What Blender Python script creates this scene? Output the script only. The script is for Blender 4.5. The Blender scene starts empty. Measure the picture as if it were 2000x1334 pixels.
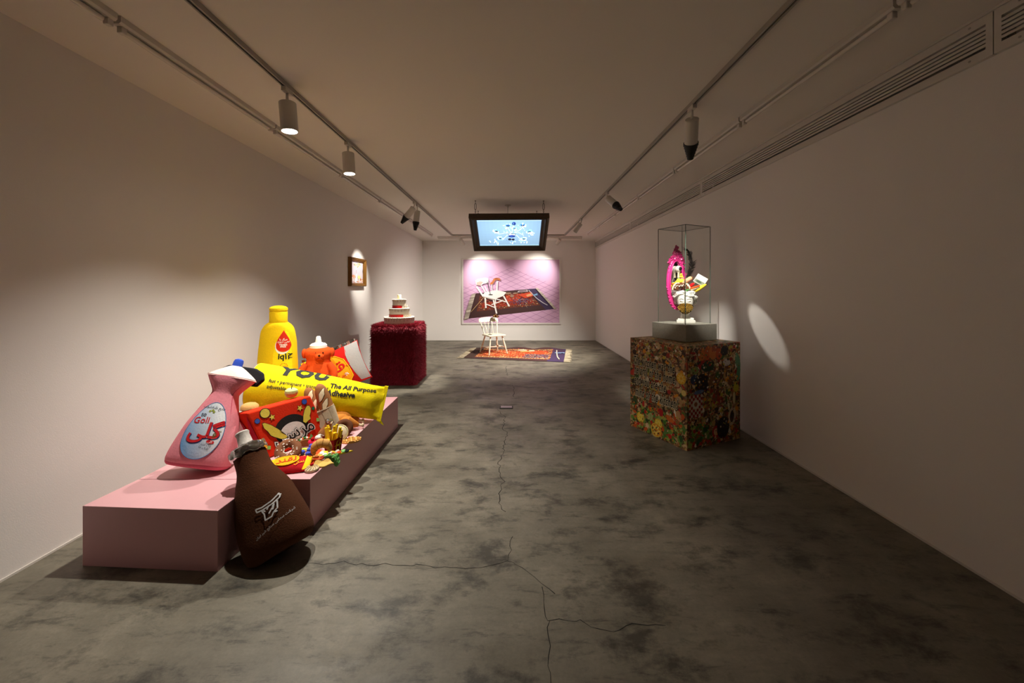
import bpy, bmesh, math, random
import numpy as np
from mathutils import Vector, Matrix, noise
from mathutils.geometry import tessellate_polygon

random.seed(7)
sc = bpy.context.scene
COL = sc.collection
PI = math.pi

# ------------------------------------------------------------------ camera, world, exposure
F, CH = 760.0, 1.5                      # focal length in pixels of the 2000 px frame, camera height
cam = bpy.data.cameras.new('camera'); camo = bpy.data.objects.new('camera', cam); COL.objects.link(camo)
camo.location = (0, 0, CH); camo.rotation_euler = (PI/2, 0, 0)
cam.sensor_width = 36; cam.lens = 36*F/2000; cam.shift_y = -102/2000; cam.clip_start = .05
sc.camera = camo
w = bpy.data.worlds.new('world'); sc.world = w; w.use_nodes = True
w.node_tree.nodes['Background'].inputs[0].default_value = (1.0, .92, .82, 1)
w.node_tree.nodes['Background'].inputs[1].default_value = 0
sc.view_settings.view_transform = 'Standard'; sc.view_settings.look = 'None'
sc.view_settings.gamma = 1; sc.view_settings.use_curve_mapping = False
sc.view_settings.exposure = 1.34
WARM = (1.0, .945, .85)

# ------------------------------------------------------------------ helpers
def P(x, y, Y):                          # photo pixel at depth Y -> world point
    return Vector(((x-1000)/F*Y, Y, CH-(y-565)/F*Y))
def PZ(x, y, z):                         # photo pixel on the horizontal plane z
    return P(x, y, F*(CH-z)/(y-565))
def S(r, g, b):
    f = lambda c: (c/255/12.92) if c/255 <= .04045 else ((c/255+.055)/1.055)**2.4
    return (f(r), f(g), f(b), 1)
def tag(o, label=None, cat=None, group=None, kind=None):
    if label: o['label'] = label
    if cat: o['category'] = cat
    if group: o['group'] = group
    if kind: o['kind'] = kind
    return o
def empty(name, M=None, label=None, cat=None, group=None):
    o = bpy.data.objects.new(name, None); COL.objects.link(o); o.empty_display_size = .05
    if M is not None: o.matrix_world = M
    return tag(o, label, cat, group)
def frame(base, up=(0,0,1), front=(0,-1,0)):
    z = Vector(up).normalized(); y = -Vector(front); y = (y-z*y.dot(z)).normalized(); x = y.cross(z)
    M = Matrix((x, y, z)).transposed().to_4x4(); M.translation = Vector(base); return M
def yawf(base, deg): return Matrix.Translation(Vector(base)) @ Matrix.Rotation(math.radians(deg), 4, 'Z')
def copy_tree(o, parent=None):
    c = o.copy(); COL.objects.link(c)
    if parent: c.parent = parent
    for ch in list(o.children): copy_tree(ch, c)
    return c

# ---- materials
MATS = {}
def mat(name, col=(.8,.8,.8,1), rough=.7, bump=0, scale=60, var=0, metal=0, sheen=0, emit=0, spec=.5, vc=False, alpha=None, trans=0, detail=3):
    if name in MATS: return MATS[name]
    m = bpy.data.materials.new(name); m.use_nodes = True; nt = m.node_tree; b = nt.nodes['Principled BSDF']
    b.inputs['Base Color'].default_value = col; b.inputs['Roughness'].default_value = rough
    b.inputs['Metallic'].default_value = metal; b.inputs['Sheen Weight'].default_value = sheen
    b.inputs['Specular IOR Level'].default_value = spec; b.inputs['Transmission Weight'].default_value = trans
    if sheen: b.inputs['Sheen Roughness'].default_value = .5; b.inputs['Sheen Tint'].default_value = col
    src = None
    if vc:
        a = nt.nodes.new('ShaderNodeAttribute'); a.attribute_name = 'Col'; src = a.outputs['Color']
    if bump or var:
        tc = nt.nodes.new('ShaderNodeTexCoord'); n = nt.nodes.new('ShaderNodeTexNoise')
        n.inputs['Scale'].default_value = scale; n.inputs['Detail'].default_value = detail
        nt.links.new(tc.outputs['Object'], n.inputs['Vector'])
        if var:
            mx = nt.nodes.new('ShaderNodeMix'); mx.data_type = 'RGBA'; mx.blend_type = 'MULTIPLY'
            mr = nt.nodes.new('ShaderNodeMapRange'); mr.inputs[3].default_value = 1-var; mr.inputs[4].default_value = 1+var
            nt.links.new(n.outputs['Fac'], mr.inputs[0]); mx.inputs[0].default_value = 1
            mx.inputs[6].default_value = col
            if src: nt.links.new(src, mx.inputs[6])
            nt.links.new(mr.outputs[0], mx.inputs[7]); src = mx.outputs[2]
        if bump:
            bp = nt.nodes.new('ShaderNodeBump'); bp.inputs['Strength'].default_value = bump; bp.inputs['Distance'].default_value = .004
            nt.links.new(n.outputs['Fac'], bp.inputs['Height']); nt.links.new(bp.outputs[0], b.inputs['Normal'])
    if src: nt.links.new(src, b.inputs['Base Color'])
    if emit:
        b.inputs['Emission Strength'].default_value = emit; b.inputs['Emission Color'].default_value = col
        if src: nt.links.new(src, b.inputs['Emission Color'])
    MATS[name] = m; return m
def felt(name, r, g, b_, var=.12): return mat('felt_'+name, S(r,g,b_), .92, .35, 90, var, sheen=.25, spec=.2)

# ---- mesh builder
class MB:
    def __init__(s): s.v=[]; s.f=[]; s.mi=[]; s.c=[]; s.col=False
    def add(s, vs, fs, mi=0, col=None, M=None):
        o = len(s.v)
        s.v += [tuple(M @ Vector(v)) for v in vs] if M is not None else [tuple(v) for v in vs]
        for f in fs: s.f.append(tuple(i+o for i in f)); s.mi.append(mi); s.c.append(col or (1,1,1,1))
        if col: s.col = True
        return s
    def box(s, x0,x1,y0,y1,z0,z1, mi=0, col=None, M=None):
        return s.add([(x0,y0,z0),(x1,y0,z0),(x1,y1,z0),(x0,y1,z0),(x0,y0,z1),(x1,y0,z1),(x1,y1,z1),(x0,y1,z1)],
            [(0,3,2,1),(4,5,6,7),(0,1,5,4),(1,2,6,5),(2,3,7,6),(3,0,4,7)], mi, col, M)
    def prism(s, poly, z0, z1, mi=0, col=None, M=None):     # polygon in xy
        n=len(poly); vs=[(x,y,z0) for x,y in poly]+[(x,y,z1) for x,y in poly]
        tri=tessellate_polygon([[Vector((x,y,0)) for x,y in poly]])
        fs=[(i,(i+1)%n,(i+1)%n+n,i+n) for i in range(n)]+[tuple(reversed(t)) for t in tri]+[tuple(i+n for i in t) for t in tri]
        return s.add(vs,fs,mi,col,M)
    def lathe(s, prof, N=24, mi=0, col=None, M=None, a0=0, a1=2*PI):  # (r,z) list
        full=abs(a1-a0-2*PI)<1e-6; K=N if full else N+1
        vs=[]; fs=[]
        for r,z in prof:
            for k in range(K):
                a=a0+(a1-a0)*k/N; vs.append((r*math.cos(a), r*math.sin(a), z))
        for i in range(len(prof)-1):
            for k in range(N):
                k2=(k+1)%K if full else k+1
                fs.append((i*K+k,i*K+k2,(i+1)*K+k2,(i+1)*K+k))
        if full:
            if prof[0][0]>1e-5: fs.append(tuple(reversed(range(K))))
            if prof[-1][0]>1e-5: fs.append(tuple((len(prof)-1)*K+k for k in range(K)))
        return s.add(vs,fs,mi,col,M)
    def tube(s, pts, rad, N=8, mi=0, col=None, M=None, closed=False):
        pts=[Vector(p) for p in pts]; n=len(pts); vs=[]; fs=[]; prev=None
        for i,p in enumerate(pts):
            if closed: t=(pts[(i+1)%n]-pts[i-1]).normalized()
            else: t=(pts[min(i+1,n-1)]-pts[max(i-1,0)]).normalized()
            if prev is None:
                prev=Vector((0,0,1)) if abs(t.z)<.9 else Vector((1,0,0))
            a=(prev-t*prev.dot(t)).normalized(); b=t.cross(a); prev=a
            r=rad[i] if isinstance(rad,(list,tuple)) else rad
            for k in range(N):
                an=2*PI*k/N; vs.append(p+a*(r*math.cos(an))+b*(r*math.sin(an)))
        for i in range(n if closed else n-1):
            j=(i+1)%n
            for k in range(N): fs.append((i*N+k,i*N+(k+1)%N,j*N+(k+1)%N,j*N+k))
        if not closed: fs += [tuple(reversed(range(N))), tuple((n-1)*N+k for k in range(N))]
        return s.add(vs,fs,mi,col,M)
    def sph(s, c, r, N=14, mi=0, col=None, M=None):
        rx,ry,rz = r if isinstance(r,(list,tuple)) else (r,r,r)
        vs=[];fs=[];R=max(5,N//2)
        for i in range(R+1):
            th=PI*i/R
            for k in range(N):
                a=2*PI*k/N; vs.append((c[0]+rx*math.sin(th)*math.cos(a),c[1]+ry*math.sin(th)*math.sin(a),c[2]-rz*math.cos(th)))
        for i in range(R):
            for k in range(N): fs.append((i*N+k,i*N+(k+1)%N,(i+1)*N+(k+1)%N,(i+1)*N+k))
        return s.add(vs,fs,mi,col,M)
    def torus(s, R, r, N=36, n=14, mi=0, col=None, M=None, a0=0, a1=2*PI, squash=1, fn=None):
        vs=[];fs=[]; full=abs(a1-a0-2*PI)<1e-6; K=n if full else n+1
        for i in range(N):
            A=2*PI*i/N
            for k in range(K):
                B=a0+(a1-a0)*k/n
                if fn: B=fn(A,B)
                vs.append(((R+r*math.cos(B))*math.cos(A),(R+r*math.cos(B))*math.sin(A),r*squash*math.sin(B)))
        for i in range(N):
            for k in range(n):
                k2=(k+1)%K if full else k+1; j=(i+1)%N
                fs.append((i*K+k,j*K+k,j*K+k2,i*K+k2))
        return s.add(vs,fs,mi,col,M)
    def grid(s, fn, nu, nv, mi=0, col=None, M=None):         # fn(u,v) u,v in 0..1
        vs=[fn(i/nu,j/nv) for j in range(nv+1) for i in range(nu+1)]
        fs=[(j*(nu+1)+i,j*(nu+1)+i+1,(j+1)*(nu+1)+i+1,(j+1)*(nu+1)+i) for j in range(nv) for i in range(nu)]
        return s.add(vs,fs,mi,col,M)
    def patch(s, poly, mp, eps, rings=5, mi=0, col=None, c=None, colfn=None):  # star-shaped flat shape laid on a surface map
        n=len(poly); cx,cz = c or (sum(p[0] for p in poly)/n, sum(p[1] for p in poly)/n)
        vs=[mp(cx,cz,eps)]; fs=[]; cs=[]
        for r in range(1,rings+1):
            t=r/rings
            for x,z in poly: vs.append(mp(cx+(x-cx)*t,cz+(z-cz)*t,eps))
        e0=len(vs)
        for x,z in poly: vs.append(mp(x,z,-.002))
        for k in range(n): fs.append((0,1+k,1+(k+1)%n))
        for r in range(rings):
            a=1+r*n; b=1+(r+1)*n
            for k in range(n): fs.append((a+k,b+k,b+(k+1)%n,a+(k+1)%n))
        if colfn:
            for f in fs:
                q=[vs[i] for i in f]; m=sum((Vector(v) for v in q),Vector())/len(q); s.add(q,[tuple(range(len(q)))],mi,colfn(m))
            return s
        return s.add(vs,fs,mi,col)
    def shape(s, polys, mp, eps=.002, mi=0, col=None, M=None):   # (verts2d, faces) list, mapped one to one
        for vs,fs in polys: s.add([mp(x,z,eps) for x,z in vs],fs,mi,col,M)
        return s
    def build(s, name, mats, parent=None, smooth=True, ang=40, M=None, merge=False, kind=None):
        me=bpy.data.meshes.new(name); me.from_pydata(s.v,[],s.f)
        if not isinstance(mats,(list,tuple)): mats=[mats]
        for m in mats: me.materials.append(m)
        if len(mats)>1: me.polygons.foreach_set('material_index', s.mi)
        if s.col:
            at=me.color_attributes.new('Col','FLOAT_COLOR','CORNER')
            buf=[]
            for f,c in zip(s.f,s.c): buf += list(c)*len(f)
            at.data.foreach_set('color',buf)
        if merge:
            bm=bmesh.new(); bm.from_mesh(me); bmesh.ops.remove_doubles(bm,verts=bm.verts,dist=1e-5)
            bmesh.ops.recalc_face_normals(bm,faces=bm.faces); bm.to_mesh(me); bm.free()
        if smooth:
            me.polygons.foreach_set('use_smooth',[True]*len(me.polygons)); me.set_sharp_from_angle(angle=math.radians(ang))
        me.update()
        o=bpy.data.objects.new(name,me); COL.objects.link(o)
        if parent: o.parent=parent
        if M is not None: o.matrix_local=M
        if kind: o['kind']=kind
        return o
def bevel(o, wd=.006, seg=2):
    m=o.modifiers.new('bevel','BEVEL'); m.width=wd; m.segments=seg; m.limit_method='ANGLE'; return o
def disp(mb, amp, sc_, seed=0):          # soft wrinkles
    out=[]
    for v in mb.v:
        p=Vector(v); n=noise.noise_vector(p*sc_+Vector((seed,seed*1.7,0))); out.append(tuple(p+n*amp))
    mb.v=out; return mb

def crom(tab, M):                        # smooth a table of tuples
    t=[np.array(x,float) for x in tab]; out=[]
    n=len(t)
    for k in range(M+1):
        u=k/M*(n-1); i=min(int(u),n-2); f=u-i
        p0=t[max(i-1,0)];p1=t[i];p2=t[i+1];p3=t[min(i+2,n-1)]
        out.append(.5*(2*p1+(p2-p0)*f+(2*p0-5*p1+4*p2-p3)*f*f+(3*p1-p0-3*p2+p3)*f**3))
    return out
class Loft:                              # rows (z, half width, half depth, exponent, cx, cy)
    def __init__(s, prof, M=60, N=48, smooth=True):
        prof=[tuple(p)+(0,)*(6-len(p)) for p in prof]
        s.rows=crom(prof,M) if smooth else [np.array(p,float) for p in prof]; s.N=N
    def at(s,z):
        r=s.rows
        for i in range(len(r)-1):
            if r[i][0]<=z<=r[i+1][0] or i==len(r)-2 or (i==0 and z<r[0][0]):
                f=(z-r[i][0])/max(1e-9,r[i+1][0]-r[i][0]); return r[i]+(r[i+1]-r[i])*min(1,max(0,f))
    def mp(s,x,z,eps=0):                 # front surface point (front is -y)
        q=s.at(z); a=min(.995,abs(x-q[4])/max(q[1],1e-6)); n=max(q[3],1.5)
        return (x, q[5]-q[2]*(1-a**n)**(1/n)-eps, z)
    def mesh(s, mb=None, mi=0, col=None):
        mb=mb or MB(); vs=[];fs=[];N=s.N
        for q in s.rows:
            z,wd,d,n,cx,cy=q; n=max(n,1.5)
            for k in range(N):
                a=2*PI*k/N; c,sn=math.cos(a),math.sin(a)
                vs.append((cx+wd*math.copysign(abs(c)**(2/n),c), cy+d*math.copysign(abs(sn)**(2/n),sn), z))
        R=len(s.rows)
        for i in range(R-1):
            for k in range(N): fs.append((i*N+k,i*N+(k+1)%N,(i+1)*N+(k+1)%N,(i+1)*N+k))
        b=len(vs); vs += [(s.rows[0][4],s.rows[0][5],s.rows[0][0]),(s.rows[-1][4],s.rows[-1][5],s.rows[-1][0])]
        for k in range(N): fs += [(b,(k+1)%N,k),(b+1,(R-1)*N+k,(R-1)*N+(k+1)%N)]
        return mb.add(vs,fs,mi,col)
class Pillow:                            # stuffed flat bag, half sizes a (x) and b (z), centre height b
    def __init__(s,a,b,t,p=3,q=.55,ear=0): s.a,s.b,s.t,s.p,s.q,s.ear=a,b,t,p,q,ear
    def h(s,x,z):
        u=min(1,abs(x/s.a)); v=min(1,abs(z/s.b-1)); return s.t*max(0,(1-u**s.p)*(1-v**s.p))**s.q
    def mp(s,x,z,eps=0): return (x,-s.h(x,z)-eps,z)
    def mesh(s,n=26):
        mb=MB()
        def pt(u,v,sg):
            U=math.sin((u-.5)*PI);V=math.sin((v-.5)*PI)
            x=s.a*U*(1-s.ear*(1-V*V)); z=s.b*(1+V*(1-s.ear*(1-U*U)))
            return (x,sg*s.t*max(0,(1-abs(U)**s.p)*(1-abs(V)**s.p))**s.q,z)
        mb.grid(lambda u,v:pt(u,v,-1),n,n); mb.grid(lambda u,v:pt(1-u,v,1),n,n); return mb

# ---- 2D shapes and lettering
def poly(pts):
    pts=list(pts); t=tessellate_polygon([[Vector((x,y,0)) for x,y in pts]]); return [(pts,[tuple(f) for f in t])]
def ell(cx,cy,rx,ry=None,n=24,rot=0):
    ry=ry or rx; c,s=math.cos(rot),math.sin(rot)
    return [(cx+rx*math.cos(a)*c-ry*math.sin(a)*s, cy+rx*math.cos(a)*s+ry*math.sin(a)*c) for a in (2*PI*k/n for k in range(n))]
def star(cx,cy,r,rot=0,n=5,inner=.42): return [(cx+(r if k%2==0 else r*inner)*math.cos(rot+PI/2+k*PI/n), cy+(r if k%2==0 else r*inner)*math.sin(rot+PI/2+k*PI/n)) for k in range(2*n)]
def stroke(pts,wd,rounded=True):
    out=[]; pts=[Vector(p) for p in pts]
    for a,b in zip(pts[:-1],pts[1:]):
        d=(b-a); 
        if d.length<1e-6: continue
        nrm=Vector((-d.y,d.x)).normalized()*wd/2
        out.append(([tuple(a+nrm),tuple(a-nrm),tuple(b-nrm),tuple(b+nrm)],[(0,1,2,3)]))
    if rounded:
        for p in pts:
            e=ell(p.x,p.y,wd/2,n=8); out.append((e,[tuple(range(8))]))
    return out
FORMS={}
for ch,code,n in (('ا',0xFE8D,2),('ب',0xFE8F,4),('پ',0xFB56,4),('ت',0xFE95,4),('ج',0xFE9D,4),('چ',0xFB7A,4),('د',0xFEA9,2),('ر',0xFEAD,2),('ز',0xFEAF,2),
    ('س',0xFEB1,4),('ش',0xFEB5,4),('ص',0xFEB9,4),('ظ',0xFEC5,4),('ع',0xFEC9,4),('ف',0xFED1,4),('ق',0xFED5,4),('ک',0xFB8E,4),('گ',0xFB92,4),('ل',0xFEDD,4),
    ('م',0xFEE1,4),('ن',0xFEE5,4),('ه',0xFEE9,4),('و',0xFEED,2),('ی',0xFBFC,4)): FORMS[ch]=(code,n)
def fa(s):                               # joined Persian lettering, written left to right for the text object
    out=[]
    for i,ch in enumerate(s):
        if ch not in FORMS: out.append(ch); continue
        code,n=FORMS[ch]; pj=i>0 and s[i-1] in FORMS and FORMS[s[i-1]][1]==4; nj=n==4 and i+1<len(s) and s[i+1] in FORMS
        out.append(chr(code+(3 if pj and nj else 2 if nj else 1 if pj else 0)))
    return ''.join(reversed(out))
_TC={}
def text(s,size=1,bold=0,shear=0,space=1,narrow=1):    # centred on 0,0; (verts, faces) list
    key=(s,bold,shear,space)
    if key not in _TC:
        c=bpy.data.curves.new('lettering','FONT'); c.body=s; c.offset=bold; c.shear=shear; c.space_character=space; c.resolution_u=2; c.align_x='CENTER'
        o=bpy.data.objects.new('lettering',c); COL.objects.link(o); bpy.context.view_layer.update()
        me=bpy.data.meshes.new_from_object(o.evaluated_get(bpy.context.evaluated_depsgraph_get()))
        vs=[(v.co.x,v.co.y) for v in me.vertices]; fs=[tuple(p.vertices) for p in me.polygons]
        if vs:
            cx=(min(v[0] for v in vs)+max(v[0] for v in vs))/2; cy=(min(v[1] for v in vs)+max(v[1] for v in vs))/2
            vs=[(x-cx,y-cy) for x,y in vs]
        _TC[key]=(vs,fs); bpy.data.objects.remove(o); bpy.data.curves.remove(c); bpy.data.meshes.remove(me)
    vs,fs=_TC[key]; return [([(x*size*narrow,y*size) for x,y in vs],fs)]
def place(polys,cx,cy,rot=0):
    c,s=math.cos(rot),math.sin(rot); return [([(cx+x*c-y*s,cy+x*s+y*c) for x,y in vs],fs) for vs,fs in polys]

# ------------------------------------------------------------------ common materials
M_wall=mat('wall_paint',S(235,230,225),.85,.12,220,.015,spec=.3)
M_ceil=mat('ceiling_paint',S(236,230,221),.9,.08,160,.015,spec=.2)
M_white=mat('white_enamel',S(214,208,200),.45)
M_track=mat('track_grey',S(168,162,154),.4)
M_slot=mat('slot_black',S(18,16,14),.6)
M_black=mat('black_rubber',S(16,15,15),.55,.2,120)
M_glow=mat('lamp_glow',(1,.93,.82,1),.5,emit=14)
M_chain=mat('chain_steel',S(86,74,62),.4,metal=.8)
M_print=mat('printed_ink',rough=.5,vc=True,spec=.35)
M_feltvc=mat('felt_applique',rough=.92,bump=.3,scale=90,var=.1,vc=True,spec=.2)
M_pink=mat('pink_lacquer',S(214,162,167),.42,.03,30,.015)

def floor_mat():
    m=bpy.data.materials.new('polished_concrete'); m.use_nodes=True; nt=m.node_tree; b=nt.nodes['Principled BSDF']; L=nt.links.new
    tc=nt.nodes.new('ShaderNodeTexCoord')
    def ns(scale,det,rough,dist=0,stretch=(1,1,1)):
        mp=nt.nodes.new('ShaderNodeMapping'); mp.inputs['Scale'].default_value=stretch; L(tc.outputs['Object'],mp.inputs[0])
        n=nt.nodes.new('ShaderNodeTexNoise'); n.inputs['Scale'].default_value=scale; n.inputs['Detail'].default_value=det
        n.inputs['Roughness'].default_value=rough; n.inputs['Distortion'].default_value=dist; L(mp.outputs[0],n.inputs['Vector']); return n.outputs['Fac']
    def ramp(fac,pts):
        r=nt.nodes.new('ShaderNodeValToRGB'); e=r.color_ramp.elements
        while len(e)<len(pts): e.new(.5)
        for el,(p,c) in zip(e,pts): el.position=p; el.color=c
        L(fac,r.inputs[0]); return r.outputs[0]
    def mul(a,b_,f=1):
        x=nt.nodes.new('ShaderNodeMix'); x.data_type='RGBA'; x.blend_type='MULTIPLY'; x.inputs[0].default_value=f; L(a,x.inputs[6]); L(b_,x.inputs[7]); return x.outputs[2]
    g=lambda v:(v,v,v,1)
    base=ramp(ns(1.4,9,.66,.15),[(.3,S(88,82,70)),(.5,S(112,106,92)),(.72,S(138,130,114))])
    blot=ramp(ns(2.6,12,.72,.12,(1,1.5,1)),[(.37,g(.36)),(.43,g(.7)),(.49,g(1.05))])
    smear=ramp(ns(7,10,.78,.25,(.5,2.0,1)),[(.37,g(.48)),(.44,g(.95)),(.62,g(1.12))])
    fine=ramp(ns(60,8,.8,.1),[(.25,g(.8)),(.7,g(1.1))])
    c=mul(mul(mul(base,blot),smear,.85),fine); L(c,b.inputs['Base Color'])
    r=ramp(ns(2.3,8,.6,.9,(1,1.6,1)),[(.3,g(.38)),(.7,g(.62))]); L(r,b.inputs['Roughness'])
    bp=nt.nodes.new('ShaderNodeBump'); bp.inputs['Strength'].default_value=.12; bp.inputs['Distance'].default_value=.004
    L(ns(30,6,.7),bp.inputs['Height']); L(bp.outputs[0],b.inputs['Normal']); b.inputs['Specular IOR Level'].default_value=.4
    return m
M_floor=floor_mat()

# ------------------------------------------------------------------ the room
XL,XR,YB,ZC,Y0 = -2.62,2.45,11.40,2.92,-3.0
def struct(name,mb,m,parent=None,smooth=False):
    o=mb.build(name,m,parent,smooth=smooth)
    if not parent: o['kind']='structure'
    return o
fl=struct('floor',MB().box(XL-.15,XR+.15,Y0,YB+.15,-.12,0),M_floor)
struct('wall_left',MB().box(XL-.15,XL,Y0,YB+.15,0,ZC),M_wall)
wr=MB(); G0,G1,GZ0,GZ1=-1.07,YB-.04,2.735,2.855
wr.box(XR,XR+.15,Y0,YB+.15,0,GZ0); wr.box(XR,XR+.15,Y0,YB+.15,GZ1,ZC); wr.box(XR,XR+.15,Y0,G0,GZ0,GZ1); wr.box(XR,XR+.15,G1,YB+.15,GZ0,GZ1); wr.box(XR+.135,XR+.15,G0,G1,GZ0,GZ1)
struct('wall_right',wr,M_wall)
struct('wall_front',MB().box(XL,XR,Y0,Y0+.15,0,ZC),M_wall)
struct('wall_back',MB().box(XL,XR,YB,YB+.15,0,ZC),M_wall)
struct('ceiling',MB().box(XL-.15,XR+.15,Y0,YB+.15,ZC,ZC+.12),M_ceil)
struct('baseboard_left',MB().box(XL,XL+.006,Y0,YB,0,.012),M_white)
struct('baseboard_right',MB().box(XR-.006,XR,Y0,YB,0,.012),M_white)
struct('baseboard_back',MB().box(XL,XR,YB-.006,YB,0,.012),M_white)

# cracks in the concrete
M_crack=mat('crack_dirt',S(30,26,22),.95)
def crack(pts,wd):
    rnd=random.Random(len(pts)); q=[]
    P3=[PZ(x,y,0) for x,y in pts]
    for a,b in zip(P3[:-1],P3[1:]):
        n=max(2,int((b-a).length/.035))
        for k in range(n):
            p=a.lerp(b,k/n); q.append((p.x+rnd.gauss(0,.008),p.y+rnd.gauss(0,.008)))
    q.append((P3[-1].x,P3[-1].y)); mb=MB(); rows=[]
    for i,p in enumerate(q):
        a=Vector(q[max(0,i-1)]);b=Vector(q[min(len(q)-1,i+1)]);t=(b-a).normalized();n=Vector((-t.y,t.x))*wd*(.35+.65*rnd.random())/2
        rows += [(p[0]+n.x,p[1]+n.y,.0006),(p[0]-n.x,p[1]-n.y,.0006)]
    mb.add(rows,[(2*i,2*i+1,2*i+3,2*i+2) for i in range(len(q)-1)]); mb.build('floor_crack',M_crack,fl,smooth=False)
crack([(973,800),(985,815),(981,840),(992,843),(984,868),(984,880),(978,895),(975,920),(980,945),(976,970),(975,985),(988,1000)],.007)
crack([(1001,752),(1004,760),(1004,775)],.008)
crack([(988,715),(991,733)],.01)
crack([(605,1099),(720,1102),(830,1106),(880,1109),(942,1108),(975,1100),(1000,1098),(1030,1118),(1060,1136),(1084,1160)],.005)
crack([(1001,1050),(994,1075),(992,1096)],.004)
crack([(1058,1152),(1061,1190),(1074,1214),(1140,1214),(1172,1238),(1215,1234),(1240,1218),(1300,1222)],.004)
crack([(1074,1214),(1067,1240),(1073,1300),(1076,1334)],.004)

# floor socket box
sb=empty('floor_socket',yawf(PZ(989,796,0),0),'small metal floor socket box set in the concrete by a crack','floor socket')
bevel(MB().box(-.085,.085,-.05,.05,.0,.006).build('rim',mat('socket_rim',S(52,50,46),.5,metal=.4),sb,smooth=False),.002)
MB().box(-.07,.07,-.038,.038,.006,.011).build('lid',mat('socket_lid',S(170,160,165),.35,metal=.5),sb,smooth=False)

# air grille high on the right wall: plates with real slots
def grille(y0,y1,label):
    r=empty('air_grille',Matrix.Translation((XR,y0,0)),label,'air vent','linear air grilles along the right wall')
    L=y1-y0; zt,zb=2.905,2.685
    MB().box(.128,.134,.03,L-.03,zb+.052,zt-.052).build('backing',mat('duct_metal',S(150,148,144),.5,metal=.6),r,smooth=False)
    fr=MB(); fr.box(-.022,0,0,L,zt-.045,zt); fr.box(-.022,0,0,L,zb,zb+.045); fr.box(-.022,0,0,.03,zb+.045,zt-.045); fr.box(-.022,0,L-.03,L,zb+.045,zt-.045)
    f=fr.build('grille_frame',M_white,r,smooth=False)
    for z in (zb+.022,zt-.022):
        for y in (.1,L-.1): MB().lathe([(.006,-.0),(.006,.002),(0,.002)],8,M=Matrix.Translation((-.022,y,z))@Matrix.Rotation(-PI/2,4,'Y')).build('screw',M_track,f)
    h=(zt-zb-.09)/6; h=h
    for k in range(5):
        z=zb+.045+h*(k+1); MB().box(-.022,-.018,.03,L-.03,z-.0068,z+.0068).build('slat',M_white,r,smooth=False)
for a,b,l in ((-1.1,1.96,'white slotted air grille panel that begins before the glass case and holds two dark screws'),(1.965,5.0,'white slotted air grille panel above the glass case on the right wall'),(5.005,8.0,'white slotted air grille panel between the glass case and the far wall'),(8.005,11.39,'white slotted air grille panel ending at the corner beside the large print')):
    grille(a,b,l)
struct('trim_1',MB().box(XR-.03,XR,Y0,YB,ZC-.014,ZC),M_white)

# ------------------------------------------------------------------ lighting tracks and tube lights
XT1,XT2,YT=-1.56,1.37,10.1
def track(name,x0,x1,y0,y1,label):
    r=empty(name,Matrix.Translation(((x0+x1)/2,(y0+y1)/2,ZC)),label,'light track'); ax=x1-x0>y1-y0
    hx,hy=(x1-x0)/2,(y1-y0)/2
    mb=MB()
    if ax: mb.box(-hx,hx,-.017,-.007,-.03,0); mb.box(-hx,hx,.007,.017,-.03,0); mb.box(-hx,hx,-.007,.007,-.012,0)
    else: mb.box(-.017,-.007,-hy,hy,-.03,0); mb.box(.007,.017,-hy,hy,-.03,0); mb.box(-.007,.007,-hy,hy,-.012,0)
    mb.build('rail',M_track,r,smooth=False)
    q=MB(); 
    if ax: q.box(-hx,hx,-.007,.007,-.02,-.012)
    else: q.box(-.007,.007,-hy,hy,-.02,-.012)
    q.build('slot',M_slot,r,smooth=False)
track('light_track',XT1-.017,XT1+.017,-1,YT-.018,'white ceiling light track on the side of the soft sculptures')
track('light_track',XT2-.017,XT2+.017,-1,YT-.018,'white ceiling light track on the side of the glass case')
track('light_track',XT1-.017,XT2+.017,YT-.017,YT+.017,'short white ceiling light track crossing in front of the large print')

def tube_light(name,p,L,ax,label,grp):
    M=Matrix.Translation(p) if ax=='Y' else Matrix.Translation(p)@Matrix.Rotation(-PI/2,4,'Z')
    r=empty(name,M,label,'tube light',grp)
    h=MB().prism([(-.03,0),(-.03,-.03),(-.02,-.04),(.02,-.04),(.03,-.03),(.03,0)],0,L-.012,M=Matrix.Rotation(PI/2,4,'X')@Matrix.Scale(-1,4,(0,0,1)))
    h.build('housing',M_white,r,smooth=False)
    MB().tube([(0,.05,-.058),(0,L-.06,-.058)],.013,10).build('glass_tube',mat('unlit_tube',S(226,218,208),.25),r)
    for y in (.02,L-.045): bevel(MB().box(-.014,.014,y,y+.03,-.074,-.038).build('end_holder',M_white,r,smooth=False),.004)
GL='unlit fluorescent battens running above the soft sculptures'; GR='unlit fluorescent battens running above the glass case'
for k in range(8): tube_light('tube_light',(-2.06,-.65+1.335*k,ZC),1.33,'Y','unlit white fluorescent batten in the ceiling row above the soft sculptures',GL)
for k in range(8): tube_light('tube_light',(1.90,-.70+1.305*k,ZC),1.30,'Y','unlit white fluorescent batten in the ceiling row above the glass case',GR)
for k in range(3): tube_light('tube_light',(-2.0+1.3*k,10.45,ZC),1.29,'X','unlit white fluorescent batten crossing the ceiling before the back wall','unlit fluorescent battens before the back wall')

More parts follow.
